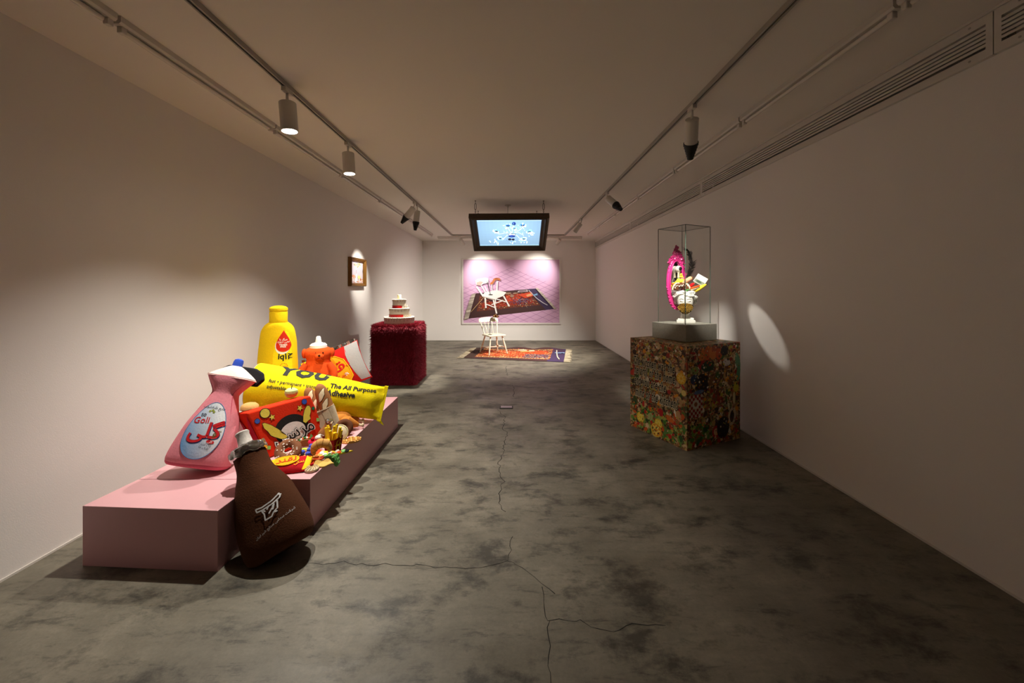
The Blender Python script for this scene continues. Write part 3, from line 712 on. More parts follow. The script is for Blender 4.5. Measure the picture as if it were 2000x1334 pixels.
def ring(name,px_,py_,R,rr,dough,ice,label,tilt,sprk=None,z=ZP,lift=0):
    r=food(name,px_,py_,label,z=z+lift,yaw=20)
    T=Matrix.Translation((0,0,(R+rr)*math.sin(math.radians(tilt))*.98+rr*.4*math.cos(math.radians(tilt))))@Matrix.Rotation(math.radians(tilt),4,'X')
    MB().torus(R,rr,32,14,M=T).build('dough_ring',dough,r)
    if ice:
        i_=MB().torus(R,rr+.004,32,12,a0=.15,a1=PI-.15,M=T,fn=lambda A,B:B+(.18*math.sin(A*7) if abs(B-PI/2)>1 else 0)).build('icing',ice,r)
        if sprk:
            s_=MB(); rn=random.Random(3)
            for k_ in range(46):
                A=rn.random()*2*PI;B=.4+rn.random()*(PI-.8); c=T@Vector(((R+(rr+.005)*math.cos(B))*math.cos(A),(R+(rr+.005)*math.cos(B))*math.sin(A),(rr+.005)*math.sin(B)))
                s_.sph(c,.0055,6)
            s_.build('sprinkles',sprk,i_,kind='stuff')
    return r
ring('donut',672,850,.044,.021,f_crust,f_choc,'plain chocolate felt donut leaning on the roast chicken',62)
ring('donut',563,898,.054,.027,f_cream,felt('milk_chocolate',124,80,54),'frosted felt donut with white sprinkles in front of the red box',42,f_wht)

r=food('bread_bun',663,861,'round beige felt bread slice behind the french fries',yaw=15)
T=Matrix.Translation((0,0,.058))@Matrix.Rotation(math.radians(68),4,'X')
MB().lathe([(0,-.02),(.05,-.02),(.062,-.012),(.066,0),(.062,.012),(.05,.02),(0,.022)],30,M=T).build('slice',f_cream,r); MB().torus(.061,.0035,36,6,M=T@Matrix.Translation((0,0,.014))).build('crust_edge',felt('crust_edge',196,190,140),r)

r=food('small_milk_bottle',630,862,'small brown felt milk bottle leaning beside the paper bag',tilt=(-8,16))
lf=Loft([(0,.045,.036,2.6),(.01,.052,.042,2.6),(.06,.05,.04,2.4),(.10,.034,.03,2.2),(.13,.026,.024,2),(.155,.028,.026,2)],24,28); b=lf.mesh().build('bottle_body',f_crust,r)
disp(MB().lathe([(.029,.148),(.031,.152),(.03,.165),(.02,.172),(0,.172)],20),.004,60).build('foil_cap',foil,r)
t=MB(); 
for q in ([(-.02,.06),(.02,.055)],[(-.018,.05),(-.005,.025),(.01,.028),(.018,.05)],[(-.004,.045),(.002,.035)]): t.shape(stroke(q,.005),lf.mp,.003,col=S(214,210,204))
t.build('emblem',M_feltvc,b,smooth=False)

# french fries
p=PZ(650,880,ZP); r=empty('french_fries',yawf(p,-30),'dark red felt carton of yellow french fries','soft food')
mb=MB(); mb.add([(-.05,-.03,0),(.05,-.03,0),(.05,.03,0),(-.05,.03,0),(-.066,-.036,.10),(.066,-.036,.10),(.066,.036,.115),(-.066,.036,.115),(0,-.04,.085)],[(0,3,2,1),(0,1,5,8,4),(1,2,6,5),(2,3,7,6),(3,0,4,7)]); mb.build('carton',f_mar,r,smooth=False)
mb2=MB(); mb2.box(-.058,.058,-.028,.028,.05,.085); mb2.build('carton_fill',f_cheese,r,smooth=False)
rn=random.Random(5); ff=felt('fries',240,202,40)
for i in range(13):
    x=-.05+.1*((i*5)%13)/12; yv=-.018+.036*((i*3)%4)/3; h_=.055+.05*rn.random()
    bevel(MB().box(-.0075,.0075,-.0075,.0075,0,h_).build('fry',ff,r,smooth=False,M=Matrix.Translation((x,yv,.078))@Matrix.Rotation(rn.gauss(0,.14)+x*4,4,'Y')@Matrix.Rotation(rn.gauss(0,.12),4,'X')),.002)
t=MB(); mp_=lambda x,z,e:(.0505+.016*z/.10+e,x,z)
for q in ([(-.014,.022),(-.012,.08),(-.004,.086)],[(.014,.02),(.012,.072)],[(-.013,.05),(.013,.048)]): t.shape(stroke(q,.007),mp_,.002,col=S(196,160,40))
t.shape(poly(ell(.013,.086,.005)),mp_,.002,col=S(196,160,40)); t.build('carton_letter',M_feltvc,r,smooth=False)

# dessert cup
r=food('dessert_cup',615,880,'pink felt dessert cup topped with cream, cherry and leaf')
MB().lathe([(0,0),(.03,0),(.034,.01),(.042,.05),(.045,.066),(.04,.068),(0,.066)],28).build('cup',felt('rose_cup',206,124,122),r)
MB().lathe([(.043,.062),(.046,.068),(.042,.076),(.02,.078),(0,.078)],28).build('jelly',felt('jelly',206,24,60),r)
mb=MB()
for x,y,z_,q in ((.016,.008,.088,.02),(.03,.0,.092,.014),(.008,.018,.09,.014),(.024,.016,.1,.013)): mb.sph((x,y,z_),q,12)
mb.build('cream',f_wht,r); MB().sph((-.008,-.016,.09),.013).build('cherry',f_redd,r)
MB().add([(-.02,-.004,.082),(-.034,-.008,.1),(-.03,0,.122),(-.016,.0,.105)],[(0,1,2,3)]).add([(-.02,-.003,.082),(-.034,-.005,.1),(-.03,.002,.122),(-.016,.003,.105)],[(3,2,1,0)]).build('leaf',f_green,r,smooth=False)

def waffle(name,px_,py_,w_,d_,yaw,label,n=4,rnd_=True):
    r=food(name,px_,py_,label,yaw=yaw)
    b=MB().prism(ell(0,0,w_/2,d_/2,24) if rnd_ else [(-w_/2,-d_/2),(w_/2,-d_/2),(w_/2,d_/2),(-w_/2,d_/2)],0,.012).build('waffle_base',f_waf,r,smooth=False); bevel(b,.003)
    g=MB()
    for i in range(n+1):
        t_=-1+2*i/n; e=math.sqrt(max(.08,1-t_*t_)) if rnd_ else 1
        g.box(t_*w_/2*.93-.004,t_*w_/2*.93+.004,-d_/2*e*.96,d_/2*e*.96,.011,.02); g.box(-w_/2*e*.96,w_/2*e*.96,t_*d_/2*.93-.004,t_*d_/2*.93+.004,.011,.0195)
    g.build('waffle_ridges',f_waf,r,smooth=False)
    return r
waffle('waffle',686,862,.145,.10,25,'oval felt waffle overhanging the plinth edge beside the fries',4)
waffle('waffle',604,894,.13,.085,22,'square felt waffle carrying felt blueberries',4,False)
for px_,py_,l in ((591,888,0),(601,891,0),(609,889,0),(604,883,.0),(608,880,.016)):
    p=PZ(px_,py_,ZP+.02); o=MB().sph((0,0,.0165),.0165,14).build('blueberry',f_blub); o.location=p+Vector((0,0,l)); tag(o,'blue felt blueberry on the square waffle','soft food','blueberries on the square waffle')

# croissant
r=food('croissant',628,898,'golden felt croissant curled beside the blueberries',yaw=10); r.scale=(.95,1.1,1.12)
N_=40; pts=[];rad=[]
for i in range(N_+1):
    t_=i/N_; a_=math.radians(-25+245*t_); R_=.05; pts.append((R_*math.cos(a_)*1.05,.006*math.cos(a_),.062+R_*math.sin(a_)*.8)); s_=math.sin(PI*min(1,max(0,t_)))**.6; rad.append(.006+.0205*s_*(1+.10*abs(math.sin(t_*PI*5))))
MB().tube(pts,rad,16).build('pastry',felt('croissant',200,150,84),r)
g=MB()
for i in range(5,37,6):
    c=Vector(pts[i]); d=(Vector(pts[i+1])-Vector(pts[i-1])).normalized(); g.torus(rad[i]*1.0,.0016,18,5,M=frame(c,d,(0,1,0)))
g.build('seam',felt('seam_brown',150,98,46),r)

# small snack bag
p=PZ(560,926,ZP); M=yawf(p+Vector((0,0,.012)),16)@Matrix.Translation((0,-.01,.0))@Matrix.Rotation(math.radians(-79),4,'X')
r=empty('small_snack_bag',M,'small red felt snack bag with oval orange label lying before the frosted donut','soft food')
pw=Pillow(.125,.078,.034,3,.6,.05); b=disp(pw.mesh(20),.003,20,2).build('bag_body',f_redd,r)
for x0 in (-.125,.088): MB().patch([(x0,.004),(x0+.037,.008),(x0+.037,.148),(x0,.152)],pw.mp,.003,3).build('yellow_end',felt('sun',248,204,30),b)
e=ell(-.02,.085,.075,.052,30); lb=MB().patch(e,pw.mp,.004,4).build('oval_label',felt('amber',246,170,22),b)
MB().tube([pw.mp(x,z_,.005) for x,z_ in e],.0028,6,closed=True).build('label_piping',felt('sun',248,204,30),lb)
t=MB(); t.shape(place(text(fa('لقند'),.075,.012),-.02,.088,.15),pw.mp,.006,col=S(200,60,26)); t.shape(place(text(fa('نمکی'),.03,.01),.062,.05,.4),pw.mp,.005,col=S(240,190,40)); t.build('label_print',M_feltvc,lb,smooth=False)

# cookie with cherry, cracker, tomatoes, pizza, lettuce, taco, salad
r=food('cherry_cookie',609,919,'round cream felt cookie with a red cherry on top')
MB().lathe([(0,0),(.036,0),(.043,.008),(.042,.016),(.03,.026),(.012,.03),(0,.03)],26).build('biscuit',f_cream,r)
g=MB()
for k_ in range(12):
    a_=2*PI*k_/12; g.tube([(.042*math.cos(a_),.042*math.sin(a_),.014),(.03*math.cos(a_+.25),.03*math.sin(a_+.25),.026),(.012*math.cos(a_+.5),.012*math.sin(a_+.5),.031)],.004,6)
g.build('swirl',felt('biscuit_swirl',206,178,130),r); MB().sph((0,0,.038),.011).build('cherry',f_redd,r)
r=food('cracker',630,907,'pale gold wavy felt cracker by the plinth edge',yaw=30)
MB().grid(lambda u,v:((u-.5)*.13*(1-.35*v),(v-.5)*.105,.012+.006*math.sin(u*9)*math.cos(v*7)),14,14).add([],[]).build('cracker_sheet',felt('cracker',214,176,96),r).modifiers.new('thick','SOLIDIFY').thickness=.007
def tomato(px_,py_,label,z=ZP,R=.036,tilt=None):
    r=food('tomato_slice',px_,py_,label,z=z,tilt=tilt)
    MB().lathe([(0,.002),(R-.004,.0),(R,.005),(R-.003,.010),(R-.008,.009),(0,.008)],26).build('slice',f_tom,r)
    s_=MB()
    for k_ in range(6):
        a_=2*PI*k_/6; s_.sph((R*.52*math.cos(a_),R*.52*math.sin(a_),.0085),(R*.2,R*.2,.002),8)
    s_.build('seed_pockets',felt('seeds',240,150,96),r,kind='stuff')
tomato(617,898,'orange-red felt tomato slice under the croissant tip',R=.045); tomato(602,907,'orange-red felt tomato slice touching the cherry cookie')
r=food('pizza_slice',652,889,'thin felt pizza slice with toppings in front of the fries',yaw=18,tilt=(12,-3)); r.scale=(1.15,1.3,1)
b=MB().prism([(-.10,-.03),(-.085,.045),(.11,-.0)],.004,.014).build('pizza_base',f_cheese,r,smooth=False)
MB().tube([(-.102,-.035,.012),(-.096,.01,.014),(-.086,.05,.012)],.012,8).build('crust',f_tom,r)
rn=random.Random(2)
for i,(x,y,m_) in enumerate(((-.05,.0,f_wht),(-.07,.02,f_wht),(-.045,-.012,f_green),(-.02,.008,f_wht),(-.005,-.006,felt('salami',176,72,48)),(.02,.012,f_wht),(.03,.0,f_tom),(-.06,-.02,felt('salami',176,72,48)),(.055,.006,f_green),(.075,.002,felt('black',22,20,20)))):
    MB().lathe([(0,0),(.013,0),(.014,.004),(.011,.008),(0,.008)],12,M=Matrix.Translation((x,y,.013))@Matrix.Scale(1.0,4)).build('topping',m_,r)
p=Vector((-1.25,2.715,ZP)); r=empty('lettuce_leaf',Matrix.Translation(p)@Matrix.Scale(.72,4),'green felt lettuce leaf hanging over the plinth edge','soft food')
def lt(u,v):
    s_=v*.17; out=max(0,s_-.07); x=-.07+min(s_,.085)+max(0,(out-.015)*.35)+.006; z_=.012-max(0,out-.012)*.95; wv=(.02*math.sin(u*34+v*4)+.012*math.sin(u*61+v*13))*(.35+abs(u-.5)*1.4)
    return (x+wv*.5,(u-.5)*.085*(.45+math.sin(PI*min(1,v*.9+.08))*.7+.10*math.sin(v*31)),z_+wv*.7)
o=MB().grid(lt,36,26).build('leaf_blade',f_green,r); o.modifiers.new('thick','SOLIDIFY').thickness=.003
MB().tube([Vector(lt(.5,v/8))+Vector((.004,0,.004)) for v in range(9)],.003,6).build('leaf_rib',felt('rib',150,204,120),r)
r=food('taco',597,873,'brown felt taco with green filling behind the blueberries',yaw=25)
MB().grid(lambda u,v:(.062*math.cos(PI*u)*(.3+.7*v),.022*(1-v*.5)*(1)-.02,.004+.058*math.sin(PI*u)*v),20,6).grid(lambda u,v:(.062*math.cos(PI*u)*(.3+.7*v),.022+.012*v,.004+.054*math.sin(PI*u)*v),20,6).build('shell',f_crust,r).modifiers.new('thick','SOLIDIFY').thickness=.005
g=MB(); rn=random.Random(9)
for k_ in range(12): a_=.3+2.5*k_/11; g.sph((.055*math.cos(a_),.012,.01+.052*math.sin(a_)),.009+.004*rn.random(),8,k_%3)
g.build('filling',[felt('dark_leaf',60,110,50),f_tom,f_wht],r,kind='stuff')
r=food('salad_toast',594,881,'small felt toast with avocado slices behind the blueberries',yaw=20)
MB().prism(ell(0,0,.05,.03),0,.012).build('toast',f_tan,r,smooth=False)
for x,y in ((-.02,.0),(.0,.006),(.018,-.004)): MB().lathe([(0,.011),(.014,.011),(.015,.016),(.008,.019),(0,.019)],14,M=Matrix.Translation((x,y,0))).build('avocado_slice',felt('avocado',176,206,70),r)

# stack by the glue tube: burger and slice
p=P(479,806,2.98); p.z=ZI; r=empty('felt_burger',Matrix.Translation(p+Vector((0,.05,.03))),'felt burger with tan bun and cream filling beside the pink bottle','soft food')
MB().lathe([(0,-.03),(.05,-.03),(.06,-.012),(.06,.03),(0,.03)],24).build('bottom_bun',f_tan,r); MB().lathe([(0,.03),(.064,.03),(.067,.038),(.062,.048),(0,.048)],24).build('patty',f_choc,r)
disp(MB().lathe([(0,.046),(.06,.046),(.072,.052),(.06,.062),(0,.064)],24),.006,40).build('cream_layer',f_wht,r); MB().lathe([(.05,.062),(.062,.07),(.06,.088),(.045,.104),(.02,.112),(0,.113)],24).build('top_bun',f_tan,r)
p=Vector((-1.93,2.86,ZP)); M=frame(p,(.25,.25,1),(.3,-1,0)); r=empty('felt_sandwich',M,'folded felt sandwich with yellow cheese tip behind the red box','soft food')
MB().prism([(-.07,0),(.08,.02),(.05,.20),(-.03,.24)],-.02,.02,M=Matrix.Rotation(PI/2,4,'X')).build('bread',f_crust,r,smooth=False)
MB().prism([(.0,.1),(.06,.12),(.085,.30)],-.028,-.02,M=Matrix.Rotation(PI/2,4,'X')).build('cheese',f_cheese,r,smooth=False); MB().prism([(-.05,.05),(.03,.06),(.04,.25),(-.02,.26)],.0205,.03,M=Matrix.Rotation(PI/2,4,'X')).build('ham',f_redd,r,smooth=False)
# ------------------------------------------------------------------ fur pedestal with cake
FX0,FX1,FY0,FY1=-2.20,-1.52,6.08,6.78; FH=P(760,636,6.1).z-.02
r=empty('fur_pedestal',Matrix.Translation(((FX0+FX1)/2,(FY0+FY1)/2,0)),'square pedestal covered in shaggy dark red fur under the cake','pedestal')
hx,hy=(FX1-FX0)/2,(FY1-FY0)/2
core=bevel(MB().box(-hx,hx,-hy,hy,0,FH).build('core',mat('fur_backing',S(160,28,52),.95),r,smooth=False),.02,3)
def fur():
    g=np.random.default_rng(4); vs=[];fs=[]
    faces=[('top',26000),('front',16000),('right',14000),('left',5000),('back',5000)]
    for nm,n in faces:
        u=g.random(n)*2-1; v=g.random(n)
        if nm=='top': p=np.stack([u*hx,(v*2-1)*hy,np.full(n,FH)],1); nr=np.array([0,0,1.])
        elif nm=='front': p=np.stack([u*hx,np.full(n,-hy),v*FH],1); nr=np.array([0,-1.,0])
        elif nm=='back': p=np.stack([u*hx,np.full(n,hy),v*FH],1); nr=np.array([0,1.,0])
        elif nm=='right': p=np.stack([np.full(n,hx),u*hy,v*FH],1); nr=np.array([1.,0,0])
        else: p=np.stack([np.full(n,-hx),u*hy,v*FH],1); nr=np.array([-1.,0,0])
        d=nr+g.normal(0,.45,(n,3)); 
        if nm!='top': d[:,2]-=.9; d[:,2]+=.5*np.sin(u*17)*.4
        d/=np.linalg.norm(d,axis=1)[:,None]; L=.03+.035*g.random(n)
        tip=p+d*L[:,None]; tip[:,2]=np.maximum(tip[:,2],.003)
        s=np.cross(d,g.normal(0,1,(n,3))); s/=np.linalg.norm(s,axis=1)[:,None]; s*=.0034
        vs.append(np.stack([p+s,p-s,tip],1).reshape(-1,3))
    vs=np.concatenate(vs); n=len(vs)//3
    me=bpy.data.meshes.new('fur'); me.vertices.add(len(vs)); me.vertices.foreach_set('co',vs.ravel())
    me.loops.add(3*n); me.loops.foreach_set('vertex_index',np.arange(3*n)); me.polygons.add(n); me.polygons.foreach_set('loop_start',np.arange(n)*3)
    me.materials.append(mat('fur_red',S(160,28,52),.7,var=.45,scale=9,sheen=.3)); me.update(calc_edges=True)
    o=bpy.data.objects.new('fur',me); COL.objects.link(o); o.parent=r; o['kind']='stuff'
fur()
cx,cy=-1.842,6.36; z0=FH+.018
r=empty('tiered_cake',Matrix.Translation((cx,cy,z0)),'white three-tier cake with red ribbons on the red fur pedestal','cake')
fi=mat('icing_white',S(226,214,196),.55,.1,60,.04); rbn=mat('red_ribbon',S(196,12,18),.35); drp=mat('drip_brown',S(150,84,64),.5)
tiers=((.236,.0,.12,0),(.158,.12,.265,0),(.107,.265,.41,0))
rn=random.Random(8)
for i,(R_,a_,b2,_) in enumerate(tiers):
    t_=MB().lathe([(0,a_),(R_,a_),(R_,b2-.014),(R_+.006,b2-.012),(R_+.006,b2-.003),(R_,b2),(0,b2)],48).build('cake_tier',fi,r)
    d=MB(); n=[30,22,16][i]
    for k_ in range(n):
        an=2*PI*k_/n+rn.random()*.1; L_=(.018+.03*rn.random())*(.7 if i==2 else 1)
        x,y=(R_+.002)*math.cos(an),(R_+.002)*math.sin(an); d.tube([(x,y,b2-.014),(x,y,b2-.014-L_*.7),(x,y,b2-.014-L_)],[.002,.0024,.0034],6)
    d.build('icing_drips',drp,t_,kind='stuff')
    if i:
        MB().lathe([(R_+.001,a_+.002),(R_+.005,a_+.002),(R_+.005,a_+.045),(R_+.001,a_+.045)],48,a0=math.radians(100),a1=math.radians(308)).build('ribbon',rbn,t_)
        nL=4 if i==1 else 3
        for k_ in range(nL+1):
            an=math.radians(-45+ (k_*15)); rr_=R_+.022
            M=Matrix.Translation((rr_*math.cos(an),rr_*math.sin(an),a_))@Matrix.Rotation(an+PI/2,4,'Z')
            lt_=MB(); lt_.box(-.017,-.008,-.006,.006,0,.034); lt_.box(.008,.017,-.006,.006,0,.034); lt_.box(-.008,.008,-.006,.006,.024,.034 if k_<nL else .05); lt_.box(-.008,.008,-.006,.006,0,.006)
            lt_.build('sugar_letter',fi,r,smooth=False,M=M)
    else:
        d=MB()
        for k_ in range(40): an=2*PI*k_/40; d.sph((R_*math.cos(an)*.985,R_*math.sin(an)*.985,b2+.002),.008,8)
        d.build('piped_border',fi,t_,kind='stuff')
c=MB().lathe([(0,.41),(.032,.41),(.032,.48),(.028,.486),(.02,.482),(0,.48)],24).build('candle',mat('candle_wax',S(238,224,170),.5),r)
MB().tube([(0,0,.478),(.001,0,.492),(.003,0,.502)],.0018,6).build('wick',M_black,c)

# ------------------------------------------------------------------ small framed picture on the left wall
yA,yB=6.26,6.92; zA,zB=1.5+(565-502)*6.5/760-.0,1.5+(565-560)*6.5/760
zA=1.5+63/760*6.28; zB=1.5+6/760*6.28
yA=F*2.60/318; yB=F*2.58/286
M=Matrix(((0,-1,0,XL+.0),(1,0,0,(yA+yB)/2),(0,0,1,(zA+zB)/2),(0,0,0,1)))   # local x along the wall away from the camera, -y out of the wall
r=empty('framed_picture',M,'small gold-framed picture hanging on the left wall above the cake','picture')
a_,b2=(yB-yA)/2,(zA-zB)/2; gf=mat('gold_frame',S(138,96,40),.35,.3,60,.2,metal=.55); wdf=.055
for q in ([(-a_,-b2),(a_,-b2),(a_-wdf,-b2+wdf),(-a_+wdf,-b2+wdf)],[(a_,-b2),(a_,b2),(a_-wdf,b2-wdf),(a_-wdf,-b2+wdf)],[(a_,b2),(-a_,b2),(-a_+wdf,b2-wdf),(a_-wdf,b2-wdf)],[(-a_,b2),(-a_,-b2),(-a_+wdf,-b2+wdf),(-a_+wdf,b2-wdf)]):
    mb=MB(); o_,i_=[q[0],q[1]],[q[2],q[3]]
    md=lambda p,s,t: (p[0]*(1-t)+s[0]*t, p[1]*(1-t)+s[1]*t)
    prof=((0,0),(0,-.05),(.2,-.062),(.45,-.05),(.6,-.052),(.85,-.036),(1,-.034),(1,0)); vs=[]
    for t_,y in prof:
        A=md(q[0],q[3],t_);B=md(q[1],q[2],t_); vs += [(A[0],y,A[1]),(B[0],y,B[1])]
    n=len(prof); mb.add(vs,[(2*i,2*i+1,(2*i+3)%(2*n),(2*i+2)%(2*n)) for i in range(n)]+[tuple(2*i for i in reversed(range(n))),tuple(2*i+1 for i in range(n))]); mb.build('frame_rail',gf,r,smooth=False)
t=MB(); A_,B_=a_-wdf+.004,b2-wdf+.004; fm=lambda x,z,e:(x,-.012-e,z)
t.box(-A_,A_,-.012,0,-B_,B_,col=S(190,180,188))
def cp(cx,cz): return ((cx-450)/400*2*A_,(670-cz)/740*2*B_)   # crop pixels
def ce(x,y,rx,ry,c,e=.001,rot=0): t.shape(poly([cp(*p) for p in ell(x,y,rx,ry,20,rot)]),fm,e,col=c)
rn=random.Random(12)
for i in range(60):
    x,y=rn.uniform(270,640),rn.gauss(930,55); y=min(1020,max(780,y)); ce(x,y,rn.uniform(10,32),rn.uniform(8,22),random.choice([S(206,150,110),S(190,110,90),S(222,196,130),S(220,180,170),S(240,225,215),S(150,110,90)]),.001+i*2e-5)
for i in range(26):
    x=rn.choice([405,520])+rn.gauss(0,28); ce(x,rn.gauss(420,32),rn.uniform(8,22),rn.uniform(6,18),rn.choice([S(226,206,70),S(150,130,60),S(238,228,150),S(110,100,60)]),.0015+i*2e-5,rn.random())
ce(440,820,20,140,S(240,234,236),.002); ce(437,690,10,50,S(200,150,160),.0023); ce(435,620,8,14,S(150,90,110),.0024); ce(435,930,40,90,S(238,230,232),.0022); ce(455,980,16,22,S(110,40,60),.0026); ce(520,830,45,60,S(226,206,130),.0024); ce(345,810,45,50,S(206,140,110),.0024)
ce(650,630,14,85,S(80,84,84),.0024)
t.build('picture_print',M_print,r,smooth=False)

# ------------------------------------------------------------------ large print on the back wall
sB=F/11.36
X0,X1,ZA,ZB=(902-1000)/sB,(1095.5-1000)/sB,CH-(504-565)/sB,CH-(633.5-565)/sB
r=empty('large_print',Matrix.Translation(((X0+X1)/2,YB,(ZA+ZB)/2)),'large white-framed print of a chair and rug on lilac tiles','picture')
hw,hh=(X1-X0)/2,(ZA-ZB)/2; wm=mat('white_frame',S(222,216,210),.5)
for nm,q in (('b',(-hw,hw,-hh,-hh+.045)),('t',(-hw,hw,hh-.045,hh)),('l',(-hw,-hw+.045,-hh+.045,hh-.045)),('r',(hw-.045,hw,-hh+.045,hh-.045))):
    MB().box(q[0],q[1],-.045,0,q[2],q[3]).build('frame_rail',wm,r,smooth=False)
t=MB(); fm=lambda x,z,e:(x,-.02-e,z)
cxm,czm=(X0+X1)/2,(ZA+ZB)/2
def cp(x,y): return ((800+x/5-1000)/sB-cxm,CH-(440+y/5-565)/sB-czm)
hw2,hh2=hw-.044,hh-.044
t.box(-hw2,hw2,-.02,0,-hh2,hh2,col=S(214,172,204))
LAY=[.0]
def pp(pts,c):
    LAY[0]+=.00004; t.shape(poly([cp(*p) for p in pts]),fm,.0008+LAY[0],col=c)
def ps(pts,wd,c): LAY[0]+=.00004; t.shape(stroke([cp(*p) for p in pts],wd/5/sB,False),fm,.0008+LAY[0],col=c)
def clip(a,b,x0=526,x1=1464,y0=328,y1=946):
    (xa,ya),(xb,yb)=a,b; t0,t1=0,1
    for p,q in ((-(xb-xa),xa-x0),(xb-xa,x1-xa),(-(yb-ya),ya-y0),(yb-ya,y1-ya)):
        if abs(p)<1e-9:
            if q<0: return None
        else:
            s_=q/p
            if p<0: t0=max(t0,s_)
            else: t1=min(t1,s_)
    return None if t0>=t1 else ((xa+(xb-xa)*t0,ya+(yb-ya)*t0),(xa+(xb-xa)*t1,ya+(yb-ya)*t1))
# tiled floor drawn in its own two point perspective
ap=(990,415); tl=S(150,100,150)
for k_ in range(0,15):
    s_=k_**1.12*34
    p0=(ap[0]+s_*1.35,ap[1]+s_*.52); p1=(p0[0]-1500,p0[1]+690)
    c=clip(p0,p1); 
    if c: ps(c,2.2,tl)
    p0=(ap[0]-s_*1.35,ap[1]+s_*.52); p1=(p0[0]+1500,p0[1]+690)
    c=clip(p0,p1)
    if c: ps(c,2.2,tl)
# rug in the print
pp([(575,912),(645,665),(1232,617),(1412,818)],S(70,46,46)); pp([(1150,624),(1232,617),(1412,818),(1330,826)],S(66,52,84))
RT=lambda u,v:((1-v)*((1-u)*600+u*1360)+v*((1-u)*655+u*1200), (1-v)*((1-u)*895+u*815)+v*((1-u)*675+u*628))
def quad(u0,u1,v0,v1,c): pp([RT(u0,v0),RT(u1,v0),RT(u1,v1),RT(u0,v1)],c)
quad(.06,.93,.22,.92,S(106,54,40)); quad(.12,.88,.34,.86,S(150,52,36)); quad(.45,.8,.55,.86,S(196,66,40)); quad(.10,.5,.60,.93,S(86,44,40))
rn=random.Random(21); palA=[S(208,160,100),S(190,100,60),S(120,60,44),S(222,196,150),S(60,40,60),S(90,80,120),S(200,74,44)]
for i in range(620):
    u,v=rn.uniform(.07,.92),rn.uniform(.23,.9)
    band=v<.34 or v>.84 or u<.12 or u>.88
    c=rn.choice(palA if band else palA[1:] ); x,y=RT(u,v); a_=rn.uniform(3,6); pp([(x-a_,y),(x,y-a_*.6),(x+a_,y),(x,y+a_*.6)],c)
for i in range(160):
    u,v=rn.gauss(.70,.07),rn.gauss(.5,.09); x,y=RT(u,v); a_=rn.uniform(3,6); pp([(x-a_,y),(x,y-a_*.6),(x+a_,y),(x,y+a_*.6)],rn.choice([S(70,70,120),S(90,100,150),S(40,40,70),S(170,150,150)]))
pp([(1060,680),(1190,650),(1212,690),(1130,712)],S(206,74,44)); pp([(1136,680),(1186,664),(1196,684),(1150,698)],S(222,160,110))
for i in range(60):
    f=i/59
    x,y=645-70*f,665+247*f; ps([(x,y),(x-40+rn.uniform(-6,6)-6*f,y+10)],5,rn.choice([S(206,196,180),S(176,164,150),S(150,138,126)]))
    x,y=1232+180*f,617+201*f; ps([(x,y),(x+24+rn.uniform(-4,4),y-2+rn.uniform(-3,6))],5,rn.choice([S(216,206,190),S(186,174,160),S(150,138,126)]))
ps([(725,702),(600,846)],4,S(190,160,110)); ps([(1163,634),(1240,712),(1300,755),(1346,780)],6,S(206,200,206)); pp([(1200,680),(1246,664),(1250,682),(1212,690)],S(120,160,196))
for x,y,a_,b2 in ((960,665,34,9),(1030,664,22,8),(1000,690,20,14)): pp(ell(x,y,a_,b2,16,-.1),S(150,120,100))
pp([(1062,640),(1150,628),(1156,648),(1050,656)],S(190,180,186)); pp([(1076,642),(1140,634),(1144,644),(1066,652)],S(110,80,90))
# chair in the print
cw=S(236,232,228); cs=S(176,160,150)
for a_,b2,wd in (((738,700),(746,808),15),((816,712),(850,862),15),((918,690),(974,792),14),((838,715),(840,760),10),((748,770),(840,805),9),((836,716),(940,748),9),((800,775),(912,735),9)): ps([a_,b2],wd,cw)
pp([(706,690),(735,655),(850,632),(945,655),(915,690),(830,722),(735,708)],cw); pp([(706,690),(830,722),(828,734),(712,700)],cs)
for a_,b2,wd in (((655,600),(718,690),16),((700,590),(745,665),10),((735,595),(765,660),10),((800,560),(806,640),8),((856,545),(852,640),13)): ps([a_,b2],wd,cw)
pp([(642,540),(665,525),(740,512),(770,520),(770,560),(720,572),(690,590),(650,580)],cw); pp([(652,560),(690,545),(720,555),(690,590),(660,582)],S(196,170,160))
ps([(758,548),(790,680)],6,S(80,76,76)); pp(ell(792,678,22,6,14),S(60,54,54))
pp([(780,572),(810,545),(822,520),(850,512),(884,518),(886,542),(862,532),(835,538),(818,570),(796,580)],S(190,116,70)); pp([(826,520),(850,513),(870,520),(840,530)],S(150,80,50))
t.build('print_sheet',mat('glossy_print',rough=.32,vc=True,spec=.5),r,smooth=False)

# ------------------------------------------------------------------ patterned rug
RA,RB_,RC,RD=Vector((-1.06,8.46)),Vector((1.06,7.98)),Vector((1.34,9.66)),Vector((-.90,9.86))   # front left, front right, back right, back left
r=empty('patterned_rug',Matrix.Translation((0,8.9,0)),'red and brown oriental rug with cream fringes lying under the chair','rug')
def rz(u,v): 
    h=.008; b=max(0,(v-.8)/.2); return h+b*b*(.05*abs(math.sin(u*9+.5))*(.4+.6*math.sin(PI*min(1,max(0,(u-.3)/.7)))) )
def rp(u,v,e=0):
    p=RA.lerp(RB_,u).lerp(RD.lerp(RC,u),v); return (p.x,p.y-8.9,rz(u,v)+e)
mb=MB(); mb.grid(lambda u,v:rp(u,v),60,30); mb.grid(lambda u,v:(rp(1-u,v)[0],rp(1-u,v)[1],max(.0005,rp(1-u,v)[2]-.0075)),60,30)
mb.build('rug_base',mat('rug_pile',S(66,44,46),.95,.5,120,.25),r)
t=MB(); LAY=[0]
